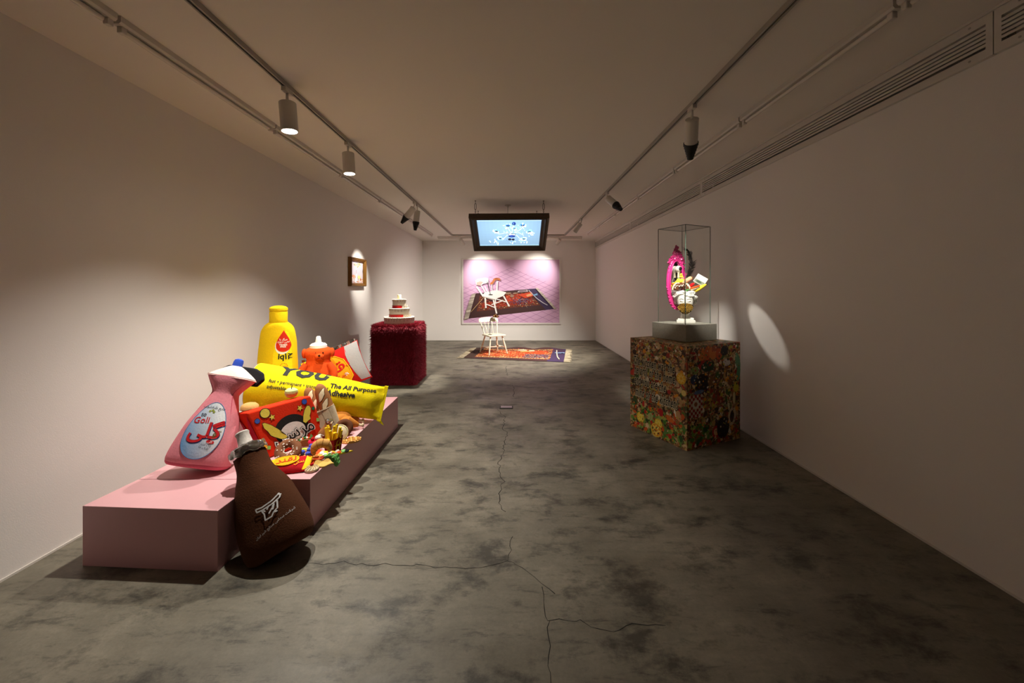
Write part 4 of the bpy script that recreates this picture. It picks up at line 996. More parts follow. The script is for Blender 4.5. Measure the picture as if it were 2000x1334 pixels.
def rq(u0,u1,v0,v1,c):
    LAY[0]+=2e-6; n=max(2,int((u1-u0)*40)); m_=max(2,int((v1-v0)*16)); e=.0012+LAY[0]
    t.grid(lambda u,v:rp(u0+(u1-u0)*u,v0+(v1-v0)*v,e),n,m_,col=c)
def rd(u,v,a_,b2,c): LAY[0]+=4e-7; e=.0022+LAY[0]; t.add([rp(u-a_,v,e),rp(u,v-b2,e),rp(u+a_,v,e),rp(u,v+b2,e)],[(0,1,2,3)],col=c)
rq(0,1,0,1,S(78,52,52)); rq(.84,1,.0,1,S(70,54,84)); rq(0.0,.10,0,1,S(70,52,46)); rq(.10,.86,.14,.92,S(150,84,50)); rq(.14,.82,.27,.86,S(176,66,38)); rq(.16,.5,.30,.8,S(200,82,44)); rq(.52,.80,.5,.84,S(214,78,40)); rq(.60,.84,.18,.5,S(96,66,74))
rn=random.Random(31); pal=[S(224,176,104),S(206,120,60),S(170,70,44),S(232,206,150),S(120,60,44),S(214,90,50)]; palb=[S(70,70,110),S(110,110,150),S(214,180,130),S(150,70,60),S(50,44,70)]
for i in range(1500):
    u,v=rn.uniform(.1,.86),rn.uniform(.15,.92); c=rn.choice(palb if (u>.58 and v<.52 and rn.random()<.75) else pal)
    if u>.5 and u<.8 and v>.55 and rn.random()<.7: continue
    rd(u,v,rn.uniform(.004,.009),rn.uniform(.007,.016),c)
for i in range(76): rd(.105+.0099*i,.165+.012*(i%2),.0045,.022,S(236,206,140) if i%3 else S(200,110,60))
for i in range(60): rd(.1+.0125*i,.89,.005,.012,S(220,180,110))
t.build('rug_pattern',mat('rug_yarn',rough=.95,bump=.5,scale=160,var=.2,vc=True,spec=.15),r)
fr=MB(); rn=random.Random(3)
for sd in (0,1):
    for i in range(130):
        v=i/129; b=Vector(rp(sd,v,.001)); o_=Vector(((-1 if sd==0 else 1)*(.11+.05*rn.random()),rn.gauss(0,.018),-b.z+.004)); fr.tube([b,b+o_*.5+Vector((0,0,.004)),b+o_],[.005,.006,.004],4,rn.randrange(3))
fr.build('fringe',[felt('fringe_a',206,194,168),felt('fringe_b',170,156,130),felt('fringe_c',132,118,98)],r,kind='stuff')
def onrug(u,v): p=rp(u,v); return Vector((p[0],p[1]+8.9,p[2]+.003))
cb=felt('ivory',214,200,168)
for u,v,a_,b2,ya,lb_ in ((.535,.78,.12,.035,4,'long flat ivory pebble piece lying on the back of the rug'),(.64,.74,.075,.03,-4,'small flat ivory pebble piece lying on the back of the rug')):
    o=Loft([(0,a_*.9,b2*.9,2.2),(.012,a_,b2,2.2),(.024,a_*.8,b2*.8,2.2),(.03,a_*.3,b2*.3,2)],14,28).mesh().build('ivory_piece',cb); o.matrix_world=yawf(onrug(u,v),ya); tag(o,lb_,'ornament')
o=MB().tube([(-.12,-.02,.012),(-.04,-.005,.016),(.05,.01,.014),(.12,.035,.012)],[.012,.016,.014,.008],10).build('wooden_stick',felt('pale_wood',214,176,110)); o.matrix_world=yawf(onrug(.575,.64),8); tag(o,'short pale yellow stick lying on the rug','ornament')
o=MB().tube([onrug(.905,.83)+Vector((0,0,.01)),onrug(.915,.55)+Vector((0,0,.01)),onrug(.93,.3)+Vector((0,0,.01)),onrug(.955,.12)+Vector((0,0,.01))],.014,8).build('white_cord',felt('cord',206,198,182)); tag(o,'white cord lying across the purple end of the rug','cord')
o=disp(MB().grid(lambda u,v:((u-.5)*.22,(v-.5)*.12,.016),12,8),.012,22).build('blue_cloth',felt('sky',120,140,176)); o.matrix_world=yawf(onrug(.945,.62),10); o.modifiers.new('thick','SOLIDIFY').thickness=.005; tag(o,'small pale blue cloth scrap on the purple end of the rug','cloth')

# ------------------------------------------------------------------ painted chair
CHX,CHY=-.43,9.08
r=empty('wooden_chair',yawf((CHX,CHY,.012),30),'old cream painted wooden chair with turned legs standing on the rug','chair')
pt=mat('chair_paint',S(226,216,192),.5,.3,40,.18)
def turned(a,b,R_,name,par=None,N=10):
    a,b=Vector(a),Vector(b); prof=[(0,.55),(.06,.75),(.12,.55),(.16,.9),(.22,.62),(.4,1.0),(.62,.95),(.74,.7),(.78,1.05),(.82,.7),(.86,.9),(1,.75)]
    return MB().tube([a.lerp(b,t_) for t_,_ in prof],[R_*q for _,q in prof],N).build(name,pt,par or r)
SZ=.44
seat=[(-.20,-.21),(.20,-.21),(.225,-.19),(.215,.17),(.16,.20),(-.16,.20),(-.215,.17),(-.225,-.19)]
s_=MB().prism(seat,SZ-.035,SZ).build('seat',pt,r,smooth=False); bevel(s_,.012,3)
feet={}
for sx in (-1,1):
    for sy in (-1,1):
        f=(sx*.235,sy*.225+(.02 if sy>0 else -.01),0); tp=(sx*.15,sy*.14,SZ-.03); turned(f,tp,.021,'leg'); feet[sx,sy]=(Vector(f),Vector(tp))
lp=lambda k_,h_: feet[k_][0].lerp(feet[k_][1],h_)
for sx in (-1,1): turned(lp((sx,-1),.36),lp((sx,1),.36),.015,'stretcher')
m0=lp((-1,-1),.36).lerp(lp((-1,1),.36),.5); m1=lp((1,-1),.36).lerp(lp((1,1),.36),.5); turned(m0,m1,.015,'stretcher'); turned(lp((-1,1),.30),lp((1,1),.30),.013,'stretcher')
def cres(u): x=-.255+.51*u; return Vector((x,.285-.9*(x*x)*.9+.02,0))
for u in (.06,.30,.5,.70,.94):
    c=cres(u); x=c.x*.74; turned((x,.165-(.03 if u in(.06,.94) else 0),SZ-.01),(c.x,c.y,SZ+.30),.017 if u in (.06,.94) else .010,'back_post' if u in (.06,.94) else 'spindle')
mb=MB(); n=20; vs=[];fs=[]
for i in range(n+1):
    u=i/n; c=cres(u); hgt=.115*(.62+.38*math.sin(PI*min(1,max(0,u)))**.5); lean=.03
    for dy,z_ in ((-.012,0),(-.012+lean,hgt),(.012+lean,hgt),(.012,0)): vs.append((c.x,c.y+dy,SZ+.265+z_))
for i in range(n):
    for k_ in range(4): fs.append((i*4+k_,i*4+(k_+1)%4,(i+1)*4+(k_+1)%4,(i+1)*4+k_))
fs += [(0,1,2,3),tuple(n*4+k_ for k_ in (3,2,1,0))]
bevel(mb.add(vs,fs).build('crest_rail',pt,r,smooth=False,merge=True),.006)
# bent rod and dried leaves
Mc=yawf((CHX,CHY,.012),30); rb0=Mc@Vector((-.12,-.05,SZ)); 
r=empty('bent_rod',Matrix.Translation(rb0),'thin black bent metal rod standing on the chair seat','rod')
top=Vector((.02,.02,.385)); arm=Mc@Vector((.12,.19,SZ+.385))-rb0
MB().tube([(0,0,.004),(0,0,.2),top-Vector((0,0,.01)),top,top+(arm-top)*.1,arm],.007,8).build('rod',M_black,r)
MB().lathe([(0,0),(.05,0),(.05,.004),(.012,.008),(0,.008)],20).build('base_disc',M_black,r)
lc_=Mc@Vector((.13,.20,SZ+.372)); r=empty('dried_leaf_bundle',Matrix.Translation(lc_),'crumpled brown dried leaves with dark tips resting on the chair top rail','ornament')
rn=random.Random(6); lm=[felt('leaf_brown',150,106,64),felt('leaf_tan',180,140,88),felt('leaf_dark',104,66,38)]
for i in range(9):
    a_=-1.2+rn.random()*2.6; L_=.10+.07*rn.random(); d=Vector((math.cos(a_),math.sin(a_)*.3,.25+.5*rn.random()-.3)); sd=Vector((-.3*d.z,.4,.8)).normalized()
    o=disp(MB().grid(lambda u,v:tuple(Vector((0,0,.02))+d*(L_*(v-.25))+sd*((u-.5)*.07*math.sin(PI*(v*.9+.08)))+Vector((0,.02*math.sin(u*6),.015*math.sin(v*5)))),8,8),.012,18,i).build('dried_leaf',lm[i%3],r); o.modifiers.new('thick','SOLIDIFY').thickness=.004
MB().tube([(.05,0,.06),(.10,.0,.09),(.15,-.01,.10)],[.008,.005,.002],6).build('dark_tip',M_black,r)

# ------------------------------------------------------------------ hanging screen
T0=P(916,422,6.25);T1=P(1074,421,6.25);T2=P(1064,487,7.10);T3=P(925,487,7.10)
cen=(T0+T1+T2+T3)/4; ux=(T1-T0); Wt=ux.length; ux.normalize(); uz=((T0+T1)/2-(T2+T3)/2); Ht=uz.length; uz=(uz-ux*uz.dot(ux)).normalized(); uy=uz.cross(ux)
M=Matrix((ux,uy,uz)).transposed().to_4x4(); M.translation=cen
r=empty('hanging_screen',M,'dark framed flat screen showing a blue glass chandelier hung from the ceiling','screen')
wf=mat('dark_frame',S(72,54,36),.55,.35,40,.3); a_,b2=Wt/2,Ht/2; fw=.105
for q in ([(-a_,-b2),(a_,-b2),(a_-fw,-b2+fw),(-a_+fw,-b2+fw)],[(a_,-b2),(a_,b2),(a_-fw,b2-fw),(a_-fw,-b2+fw)],[(a_,b2),(-a_,b2),(-a_+fw,b2-fw),(a_-fw,b2-fw)],[(-a_,b2),(-a_,-b2),(-a_+fw,-b2+fw),(-a_+fw,b2-fw)]):
    vs=[]; prof=((0,.05),(0,-.03),(.12,-.045),(.3,-.03),(.5,-.038),(.75,-.012),(1,-.004),(1,.05))
    for t_,y in prof:
        A=(q[0][0]*(1-t_)+q[3][0]*t_,q[0][1]*(1-t_)+q[3][1]*t_);B=(q[1][0]*(1-t_)+q[2][0]*t_,q[1][1]*(1-t_)+q[2][1]*t_); vs += [(A[0],y,A[1]),(B[0],y,B[1])]
    n=len(prof); MB().add(vs,[(2*i,2*i+1,(2*i+3)%(2*n),(2*i+2)%(2*n)) for i in range(n)]+[tuple(2*i for i in reversed(range(n))),tuple(2*i+1 for i in range(n))]).build('frame_rail',wf,r,smooth=False)
MB().box(-a_+.02,a_-.02,.012,.06,-b2+.02,b2-.02).build('back_panel',M_black,r,smooth=False)
A_,B_=a_-fw+.002,b2-fw+.002; bz=.018
t=MB(); fm=lambda x,z,e:(x,.006-e,z)
def gcol(u,v): # soft blue ground of the picture
    k_=.62+.38*math.exp(-((u-.5)**2*3+(v-.75)**2*3)); return tuple(c*k_ for c in S(150,190,222)[:3])+(1,)
for i in range(16):
    for j in range(10):
        x0=-A_+bz+(2*A_-2*bz)*i/16; x1=-A_+bz+(2*A_-2*bz)*(i+1)/16; z0_=-B_+bz+(2*B_-2*bz)*j/10; z1=-B_+bz+(2*B_-2*bz)*(j+1)/10
        t.add([fm(x0,z0_,0),fm(x1,z0_,0),fm(x1,z1,0),fm(x0,z1,0)],[(0,1,2,3)],col=gcol((i+.5)/16,(j+.5)/10))
def cp(x,y):
    v=(y-500)/396; l=425+45*v; rr_=1491-50*v; return (-A_+bz+(x-l)/(rr_-l)*(2*A_-2*bz), (B_-bz)-(2*B_-2*bz)*v)
LAY=[0]
def pe(pts,c): LAY[0]+=.00002; t.shape(poly([cp(*p) for p in pts]),fm,.0004+LAY[0],col=c)
def pl_(pts,wd,c): LAY[0]+=.00002; t.shape(stroke([cp(*p) for p in pts],wd),fm,.0004+LAY[0],col=c)
w_=(1.3,1.35,1.4,1); lb1=S(120,180,226); db=S(24,60,140); nv=S(14,22,52); rn=random.Random(14)
for pts in ([(990,720),(930,720),(870,775)],[(1010,720),(1070,720),(1130,785)],[(960,700),(900,690),(850,700),(780,710)],[(1050,690),(1120,690),(1190,730)],[(990,690),(960,650),(930,600)],[(1040,690),(1110,660),(1165,620)],[(1000,690),(1010,640),(1035,560)]): pl_(pts,.014,S(206,230,236))
for fx,fy,s_ in ((935,575,1.0),(1180,570,1.0),(745,655,.95),(1290,665,.95),(805,770,.9),(1195,780,.9),(1045,610,.7)):
    for k_ in range(26): a_=rn.random()*2*PI; q=rn.random()**.5; pe(ell(fx+60*s_*q*math.cos(a_),fy+34*s_*q*math.sin(a_)+8,rn.uniform(7,18)*s_,rn.uniform(4,10)*s_,8,rn.random()*3),rn.choice([w_,w_,lb1,S(170,214,240)]))
    pe(ell(fx,fy,40*s_,16*s_,14),S(60,130,210) if fy<600 else S(130,190,230)); pe(ell(fx,fy+10,26*s_,9*s_,12),nv)
pe(ell(1036,548,32,26,16),db); pe(ell(1028,542,12,10,10),S(90,140,210))
pe(ell(1000,712,70,14,20),nv); pe(ell(1000,716,60,9,20),w_); pe(ell(998,740,58,20,20),db); pe(ell(990,738,26,10,14),S(50,90,190)); pe(ell(962,792,28,18,14),nv); pe(ell(1018,796,26,17,14),nv)
for k_ in range(70):
    x=rn.choice([rn.gauss(985,40),rn.gauss(720,50),rn.gauss(1200,40),rn.gauss(1330,30)]); y=rn.gauss(830 if x<1260 else 705,18); pe(ell(x,min(880,y),rn.uniform(5,14),rn.uniform(3,8),8,rn.random()*3),rn.choice([w_,w_,S(180,220,240),S(90,130,170)]))
for k_ in range(60): x,y=rn.uniform(860,1230),rn.uniform(560,700); pe(ell(x,y,rn.uniform(3,9),rn.uniform(3,7),7,rn.random()*3),rn.choice([w_,S(170,210,220),S(140,180,150),lb1]))
t.box(-A_,A_,.009,.012,-B_,B_,col=S(20,24,34)); 
edge=S(190,230,250)
for q in ((-A_+bz,A_-bz,B_-bz-.012,B_-bz),(-A_+bz,A_-bz,-B_+bz,-B_+bz+.01)): t.add([fm(q[0],q[2],.0035),fm(q[1],q[2],.0035),fm(q[1],q[3],.0035),fm(q[0],q[3],.0035)],[(0,1,2,3)],col=edge)
t.build('display',mat('lit_display',rough=.4,vc=True,emit=.62),r,smooth=False)
def chain(x,y,z0_,label):
    q=empty('hanging_chain',Matrix.Translation((x,y,ZC)),label,'chain')
    MB().lathe([(0,0),(.012,0),(.012,-.006),(.004,-.01),(.004,-.05),(0,-.05)],10).build('ceiling_hook',M_chain,q)
    MB().tube([(.022*math.cos(a)*(.6+.4*math.sin(a)**2),0,-.095+.05*math.sin(a)) for a in (2*PI*i/20 for i in range(20))],.004,6,closed=True).build('snap_link',M_chain,q)
    mb=MB(); z=-.14; k_=0
    while ZC+z>z0_:
        mb.tube([((.008*math.cos(a) if k_%2 else 0),(0 if k_%2 else .008*math.cos(a)),z-.012+.016*math.sin(a)) for a in (2*PI*i/10 for i in range(10))],.0028,5,closed=True); z-=.024; k_+=1
    mb.build('chain_links',M_chain,q,kind='stuff')
for px_,s_ in ((928,'soft sculpture'),(1062,'glass case')): chain((px_-1000)/F*6.2,6.24,T0.z-.02,'long dark steel chain holding the upper screen edge on the %s side'%s_)
for px_,s_ in ((933,'soft sculpture'),(1049,'glass case')): chain((px_-1000)/F*6.96,7.06,T3.z+.03,'dark steel chain half hidden behind the screen on the %s side'%s_)
q=empty('cable_canopy',Matrix.Translation((-.07,6.58,ZC)),'small white ceiling canopy with cable feeding the screen','canopy')
MB().lathe([(0,0),(.05,0),(.05,-.012),(.02,-.022),(.008,-.04),(0,-.04)],24).build('canopy',M_white,q); MB().tube([(0,0,-.035),(0,0,-.2),(.01,.02,-.40)],.006,6).build('cable',M_white,q)
# ------------------------------------------------------------------ collage pedestal with glass case
PC=Vector((1.80,4.10,0)); YW=25; PH=.97; hp=.375
r=empty('collage_pedestal',yawf(PC,YW),'square pedestal covered in a printed food collage with cream lettering','pedestal')
def collage_mat():
    m=bpy.data.materials.new('food_collage'); m.use_nodes=True; nt=m.node_tree; b=nt.nodes['Principled BSDF']; L=nt.links.new
    tc=nt.nodes.new('ShaderNodeTexCoord'); nz=nt.nodes.new('ShaderNodeTexNoise'); nz.inputs['Scale'].default_value=9; nz.inputs['Detail'].default_value=4
    L(tc.outputs['Object'],nz.inputs['Vector'])
    ad=nt.nodes.new('ShaderNodeMix'); ad.data_type='RGBA'; ad.blend_type='LINEAR_LIGHT'; ad.inputs[0].default_value=.10; L(tc.outputs['Object'],ad.inputs[6]); L(nz.outputs['Color'],ad.inputs[7])
    def vor(s,pal):
        v=nt.nodes.new('ShaderNodeTexVoronoi'); v.inputs['Scale'].default_value=s; L(ad.outputs[2],v.inputs['Vector'])
        sp=nt.nodes.new('ShaderNodeSeparateColor'); L(v.outputs['Color'],sp.inputs[0]); rmp=nt.nodes.new('ShaderNodeValToRGB'); rmp.color_ramp.interpolation='CONSTANT'
        e=rmp.color_ramp.elements
        while len(e)<len(pal): e.new(.5)
        for i,(el,c) in enumerate(zip(e,pal)): el.position=i/len(pal); el.color=c
        L(sp.outputs[0],rmp.inputs[0]); return rmp.outputs[0],sp.outputs[1],v.outputs['Distance']
    A,fa_,_=vor(26,[S(60,34,18),S(150,98,52),S(96,100,38),S(190,148,92),S(40,24,16),S(166,62,24),S(204,176,128),S(52,70,30)])
    B,_,d2=vor(58,[S(206,170,110),S(84,46,24),S(122,70,36),S(150,140,60),S(44,28,18),S(220,196,150),S(180,80,30),S(90,110,50)])
    mx=nt.nodes.new('ShaderNodeMix'); mx.data_type='RGBA'; L(fa_,mx.inputs[0]); L(A,mx.inputs[6]); L(B,mx.inputs[7]); dk_=nt.nodes.new('ShaderNodeMix'); dk_.data_type='RGBA'; dk_.blend_type='MULTIPLY'; dk_.inputs[0].default_value=1; dk_.inputs[7].default_value=(1,1,1,1); L(mx.outputs[2],dk_.inputs[6]); L(dk_.outputs[2],b.inputs['Base Color']); b.inputs['Roughness'].default_value=.45
    return m
M_col=collage_mat()
bevel(MB().box(-hp,hp,-hp,hp,0,PH).build('pedestal_box',M_col,r,smooth=False),.002)
t=MB(); rn=random.Random(77)
fl_=lambda x,z,e:(-hp-e,-x,z); fr_=lambda x,z,e:(x,-hp-e,z); ft_=lambda x,z,e:(x,z,PH+e)     # left visible face, right visible face, top
LY={0:0.}
pal=[S(60,34,18),S(80,50,24),S(46,40,24),S(120,80,50),S(150,98,52),S(190,148,92),S(204,176,128),S(220,196,150),S(166,62,24),S(150,40,24),S(96,110,38),S(60,90,34),S(226,150,40),S(60,34,18),S(110,60,30),S(190,170,60),S(176,40,30),S(230,222,200)]
def bit(mp,x,z,a,b2,c,rot,n=9):
    LY[0]+=4e-7; t.shape([(ell(x,z,a,b2,n,rot),[tuple(range(n))])],mp,.0004+LY[0],col=c)
def inside(x,z,a,z0,z1): return abs(x)+a<hp-.004 and z0+a<z<z1-a
def scatter(mp,n,x0,x1,z0,z1,sz,pal_,asp=.6):
    for i in range(n):
        x,z=rn.uniform(x0,x1),rn.uniform(z0,z1); a=rn.uniform(*sz)
        if inside(x,z,a,z0,z1): bit(mp,x,z,a,a*rn.uniform(asp*.5,1),rn.choice(pal_),rn.random()*PI,rn.choice((5,6,7,9,11)))
scatter(fl_,420,-hp,hp,0.002,PH,(.008,.04),pal); scatter(fr_,420,-hp,hp,.002,PH,(.008,.04),pal); scatter(ft_,220,-hp,hp,-hp,hp,(.006,.026),pal)
gr=[S(70,120,40),S(110,150,60),S(40,80,36),S(150,170,80),S(90,130,60)]
scatter(fl_,130,-hp,hp,.002,.30,(.012,.04),gr,.4); scatter(fr_,60,-hp,.0,.002,.25,(.014,.045),gr+[S(170,40,28),S(190,60,30)],.5)
scatter(fl_,40,-hp,hp,.002,.34,(.015,.035),[S(190,40,28),S(206,90,30)],.7)
def citrus(mp,x,z,R_,c): bit(mp,x,z,R_,R_,S(226,190,60),0,20); bit(mp,x,z,R_*.86,R_*.86,c,0,20)
def sector(mp,x,z,R_,c):
    for k_ in range(8): a=2*PI*k_/8; bit(mp,x+R_*.5*math.cos(a),z+R_*.5*math.sin(a),R_*.3,R_*.14,c,a,8)
for x,z,R_,c in ((-.22,.14,.055,S(236,204,40)),(.03,.15,.05,S(236,204,50)),(.0,.075,.07,S(226,140,30)),(.31,.66,.055,S(236,176,30)),(.34,.53,.03,S(222,200,150))): citrus(fl_,x,z,R_,c); sector(fl_,x,z,R_,S(246,224,110))
for q in ((-.33,.60,.05,.03,S(196,60,40),.6),(.06,.27,.035,.04,S(176,24,24),0),(.17,.24,.06,.028,S(216,110,40),-.3),(-.08,.185,.05,.035,S(170,176,110),.9),(.25,.6,.045,.028,S(206,170,130),-.5),(.28,.30,.03,.05,S(196,150,100),.2),(-.3,.30,.03,.05,S(60,80,36),.2)): bit(fl_,*q[:5],q[5],14)
# pictures on the right face
POST=1
for x,z,a,b2,c in ((-.18,.88,.05,.06,S(206,110,40)),(-.10,.89,.045,.07,S(196,96,34)),(-.03,.885,.05,.065,S(210,120,50)),(.06,.875,.05,.055,S(200,84,34)),(.14,.9,.06,.05,S(30,24,20)),(.0,.93,.04,.03,S(170,80,40)),(-.27,.74,.05,.04,S(130,150,80)),(-.10,.76,.09,.05,S(30,60,34)),(-.27,.65,.06,.05,S(40,60,90)),(-.17,.60,.10,.10,S(24,20,18)),(-.22,.53,.07,.02,S(90,110,150)),(-.05,.62,.05,.05,S(120,84,46)),(.335,.78,.035,.09,S(110,160,120)),(.345,.66,.028,.08,S(90,150,110)),(.17,.78,.055,.035,S(206,200,190)),(.31,.52,.04,.045,S(196,190,60)),(.28,.42,.02,.06,S(216,206,150)),(.2,.36,.016,.06,S(210,200,160)),(.25,.24,.06,.09,S(206,186,150)),(.25,.24,.03,.06,S(50,30,24)),(.02,.12,.06,.06,S(180,40,30)),(.02,.12,.035,.035,S(220,170,130)),(.12,.15,.09,.11,S(36,24,18))): bit(fr_,x,z,a,b2,c,rn.gauss(0,.15),14)
scatter(fr_,620,-hp,hp,.002,PH,(.004,.015),pal,.4); scatter(fl_,220,-hp,hp,.002,.34,(.004,.015),pal+gr,.4); scatter(fl_,120,-hp,hp,.80,PH,(.004,.018),pal,.4)
for i in range(7):
    for j in range(8):
        x,z=-.35+.026*i,.30+.026*j
        t.shape([([(x,z),(x+.024,z),(x+.024,z+.024),(x,z+.024)],[(0,1,2,3)])],fr_,.0016,col=S(196,180,160) if (i+j)%2 else S(150,34,32))
t.shape([(ell(-.26,.42,.045,n=18),[tuple(range(18))])],fr_,.0018,col=S(214,206,190)); t.shape([(ell(-.26,.42,.022,n=14),[tuple(range(14))])],fr_,.002,col=S(150,90,50))
t.build('printed_collage',M_print,r,smooth=False)
t=MB()
for s_,z,x in (('The kitchen was the',.735,-.04),('he(art) of the home,',.625,-.03),('and you are the',.515,-.09),('mind of the kitchen!',.405,-.01)):
    wd=.13; nar=.43
    for bold,c,e in ((.095,S(20,17,14),.0020),(.075,S(230,220,186),.0026),(.022,S(24,20,16),.0032)):
        t.shape(place(text(s_,wd,bold,shear=.4,space=1.2,narrow=nar),x,z,0),fl_,e,col=c)
t.build('lettering',M_print,r,smooth=False)

BC_=Vector((1.84,4.17,PH)); BHt=.17
con=mat('cast_concrete',S(146,142,130),.85,.5,50,.18,detail=6)
o=MB().box(-.225,.225,-.225,.225,0,BHt).build('concrete_block',con,smooth=False); o.matrix_world=yawf(BC_+Vector((0,0,.0025)),YW); bevel(o,.004); tag(o,'low grey concrete block under the glass case','plinth')
ZG=PH+BHt+.0025; g_=.18; GH=1.01
r=empty('glass_case',yawf((1.84,4.17,ZG),YW),'tall clear glass case standing on the concrete block','display case')
gm=bpy.data.materials.new('clear_glass'); gm.use_nodes=True; nt=gm.node_tree; nt.nodes.remove(nt.nodes['Principled BSDF'])
tr=nt.nodes.new('ShaderNodeBsdfTransparent'); tr.inputs[0].default_value=(.985,.992,.988,1); gl=nt.nodes.new('ShaderNodeBsdfGlossy'); gl.inputs['Roughness'].default_value=.02
fc=nt.nodes.new('ShaderNodeLayerWeight'); pw_=nt.nodes.new('ShaderNodeMath'); pw_.operation='POWER'; pw_.inputs[1].default_value=4.5; nt.links.new(fc.outputs['Facing'],pw_.inputs[0])
fz=nt.nodes.new('ShaderNodeMath'); fz.operation='MULTIPLY_ADD'; fz.inputs[1].default_value=.8; fz.inputs[2].default_value=.025; nt.links.new(pw_.outputs[0],fz.inputs[0]); mx=nt.nodes.new('ShaderNodeMixShader'); nt.links.new(fz.outputs[0],mx.inputs[0]); nt.links.new(tr.outputs[0],mx.inputs[1]); nt.links.new(gl.outputs[0],mx.inputs[2]); nt.links.new(mx.outputs[0],nt.nodes['Material Output'].inputs[0])
ge=mat('glass_edge',S(60,76,66),.6,spec=.1)
for q in ((-g_,g_,-g_,-g_+.004,0,GH),(-g_,g_,g_-.004,g_,0,GH),(-g_,-g_+.004,-g_+.0041,g_-.0041,0,GH),(g_-.004,g_,-g_+.0041,g_-.0041,0,GH),(-g_,g_,-g_,g_,GH,GH+.004)): MB().box(*q).build('glass_pane',gm,r,smooth=False)
for x in (-g_,g_):
    for y in (-g_,g_): MB().box(x-.0022,x+.0022,y-.0022,y+.0022,0,GH+.004).build('glass_corner',ge,r,smooth=False)
for q in ((-g_,g_,-g_-.002,-g_+.002),(-g_,g_,g_-.002,g_+.002),(-g_-.002,-g_+.002,-g_,g_),(g_-.002,g_+.002,-g_,g_)): MB().box(*q,GH,GH+.005).build('glass_rim',ge,r,smooth=False)

# ------------------------------------------------------------------ masked bust with headdress
BM=yawf((1.855,4.17,ZG),-22)
K=1277.
def U(cx): return (cx-400)/K
def V(cy): return (1185-cy)/K
pls=mat('plaster',S(226,222,212),.7,.15,60,.05)
r=empty('plaster_bust',BM,'white plaster head with closed eyes inside the glass case','bust')
mb=MB(); mb.prism([(-.085,-.05),(.0,-.07),(.10,-.045),(.095,.05),(0,.06),(-.085,.05)],0,.028); mb.prism([(-.075,-.045),(.0,-.06),(.085,-.04),(.07,.045),(-.065,.045)],.028,.045); mb.box(-.035,.07,-.035,.035,.045,.07,M=Matrix.Rotation(.25,4,'Y'))
bevel(mb.build('bust_base',pls,r,smooth=False),.004)
head=Loft([(.03,.06,.05,2),(.05,.05,.045,2),(.085,.046,.046,2),(.105,.048,.055,2,0,-.008),(.115,.052,.066,2.1,0,-.014),(.15,.066,.082,2.2,0,-.014),(.20,.077,.09,2.2,0,-.01),(.25,.081,.095,2.2,0,-.004),(.30,.078,.094,2.1,0,0),(.335,.06,.075,2,0,.004),(.352,.02,.03,2,0,.004)],60,40)
hb=head.mesh().build('head',pls,r)
f=MB(); f.tube([head.mp(0,.265,.001),head.mp(0,.245,.006),head.mp(0,.215,.016),head.mp(0,.205,.010)],[.006,.007,.011,.008],10); f.build('nose',pls,hb)
ey=pls
for sx in (-1,1):
    MB().sph(head.mp(sx*.034,.236,-.004),(.017,.010,.009),12).build('eyelid',pls,hb)
    MB().tube([head.mp(sx*x,z,.003) for x,z in ((.017,.231),(.026,.226),(.036,.226),(.05,.233))],.0022,6).build('lash_line',ey,hb)
    MB().tube([head.mp(sx*x,z,.002) for x,z in ((.012,.250),(.025,.259),(.042,.261),(.058,.252))],[.003,.0045,.004,.002],6).build('brow',pls,hb)
    MB().sph((sx*.08,.005,.235),(.012,.018,.026),10).build('ear',pls,hb)
hair=MB(); rn=random.Random(4)
for k_ in range(11):
    u=-1+2*k_/10
    p0=Vector((u*.015,-.085,.315)); 
    pts=[Vector((u*.02,-.088,.312)),Vector((u*.06,-.085+.02*abs(u),.318-.01*abs(u)*abs(u))),Vector((u*.092,-.05+.02*abs(u),.29-.02*abs(u)+.008*math.sin(k_*3))),Vector((u*.108,-.0,.265+.015*math.cos(k_*2))),Vector((u*.10,.05,.27))]
    hair.tube(pts,[.012,.017,.019,.017,.01],10)
for k_ in range(26): a=rn.uniform(0,2*PI); hair.sph((.085*math.cos(a),.09*math.sin(a)*.9,.30+rn.uniform(-.015,.035)),(.028,.026,.017),10)
for sx in (-1,1):
    for k_ in range(5): hair.sph((sx*(.094+.004*(k_%2)),-.02+.014*k_,.28-.018*k_),(.02,.022,.015),8)
hair.build('wavy_hair',pls,hb)
# beaded mask
r=empty('beaded_mask',BM,'dark face mask covered with gold beads on the plaster head','face mask')
mk=[(-.078,.178),(-.07,.195),(-.04,.208),(.0,.214),(.04,.208),(.07,.195),(.078,.178),(.072,.15),(.05,.118),(.02,.096),(-.0,.092),(-.025,.096),(-.05,.118),(-.072,.15)]
def mm(x,z,e):
    p=head.mp(max(-.07,min(.07,x*.93)),z,0); bul=max(0,1-(x/.08)**2)*max(0,1-((z-.16)/.07)**2); return (x*1.03,p[1]-e-.014*bul-.004,z)
MB().patch(mk,mm,.004,6,c=(0,.155)).build('mask_cloth',felt('mask_brown',58,40,20),r)
gb_=MB(); gd=mat('gold_bead',S(216,168,64),.28,metal=.8)
for j in range(9):
    for i in range(-7,8):
        x=i*.0125+(j%2)*.00625; z=.102+j*.0125; lim=.072*min(1,max(.1,(z-.088)/.06))
        if abs(x)<lim and z<.207-.5*max(0,abs(x)-.03): gb_.sph(mm(x,z,.008),.0052,8)
gb_.build('gold_beads',gd,r,kind='stuff'); MB().tube([mm(.07,.185,0),(.085,-.02,.215),(.088,.0,.225)],.002,5).tube([mm(-.07,.185,0),(-.085,-.02,.215),(-.088,.0,.225)],.002,5).build('ear_loop',M_black,r)
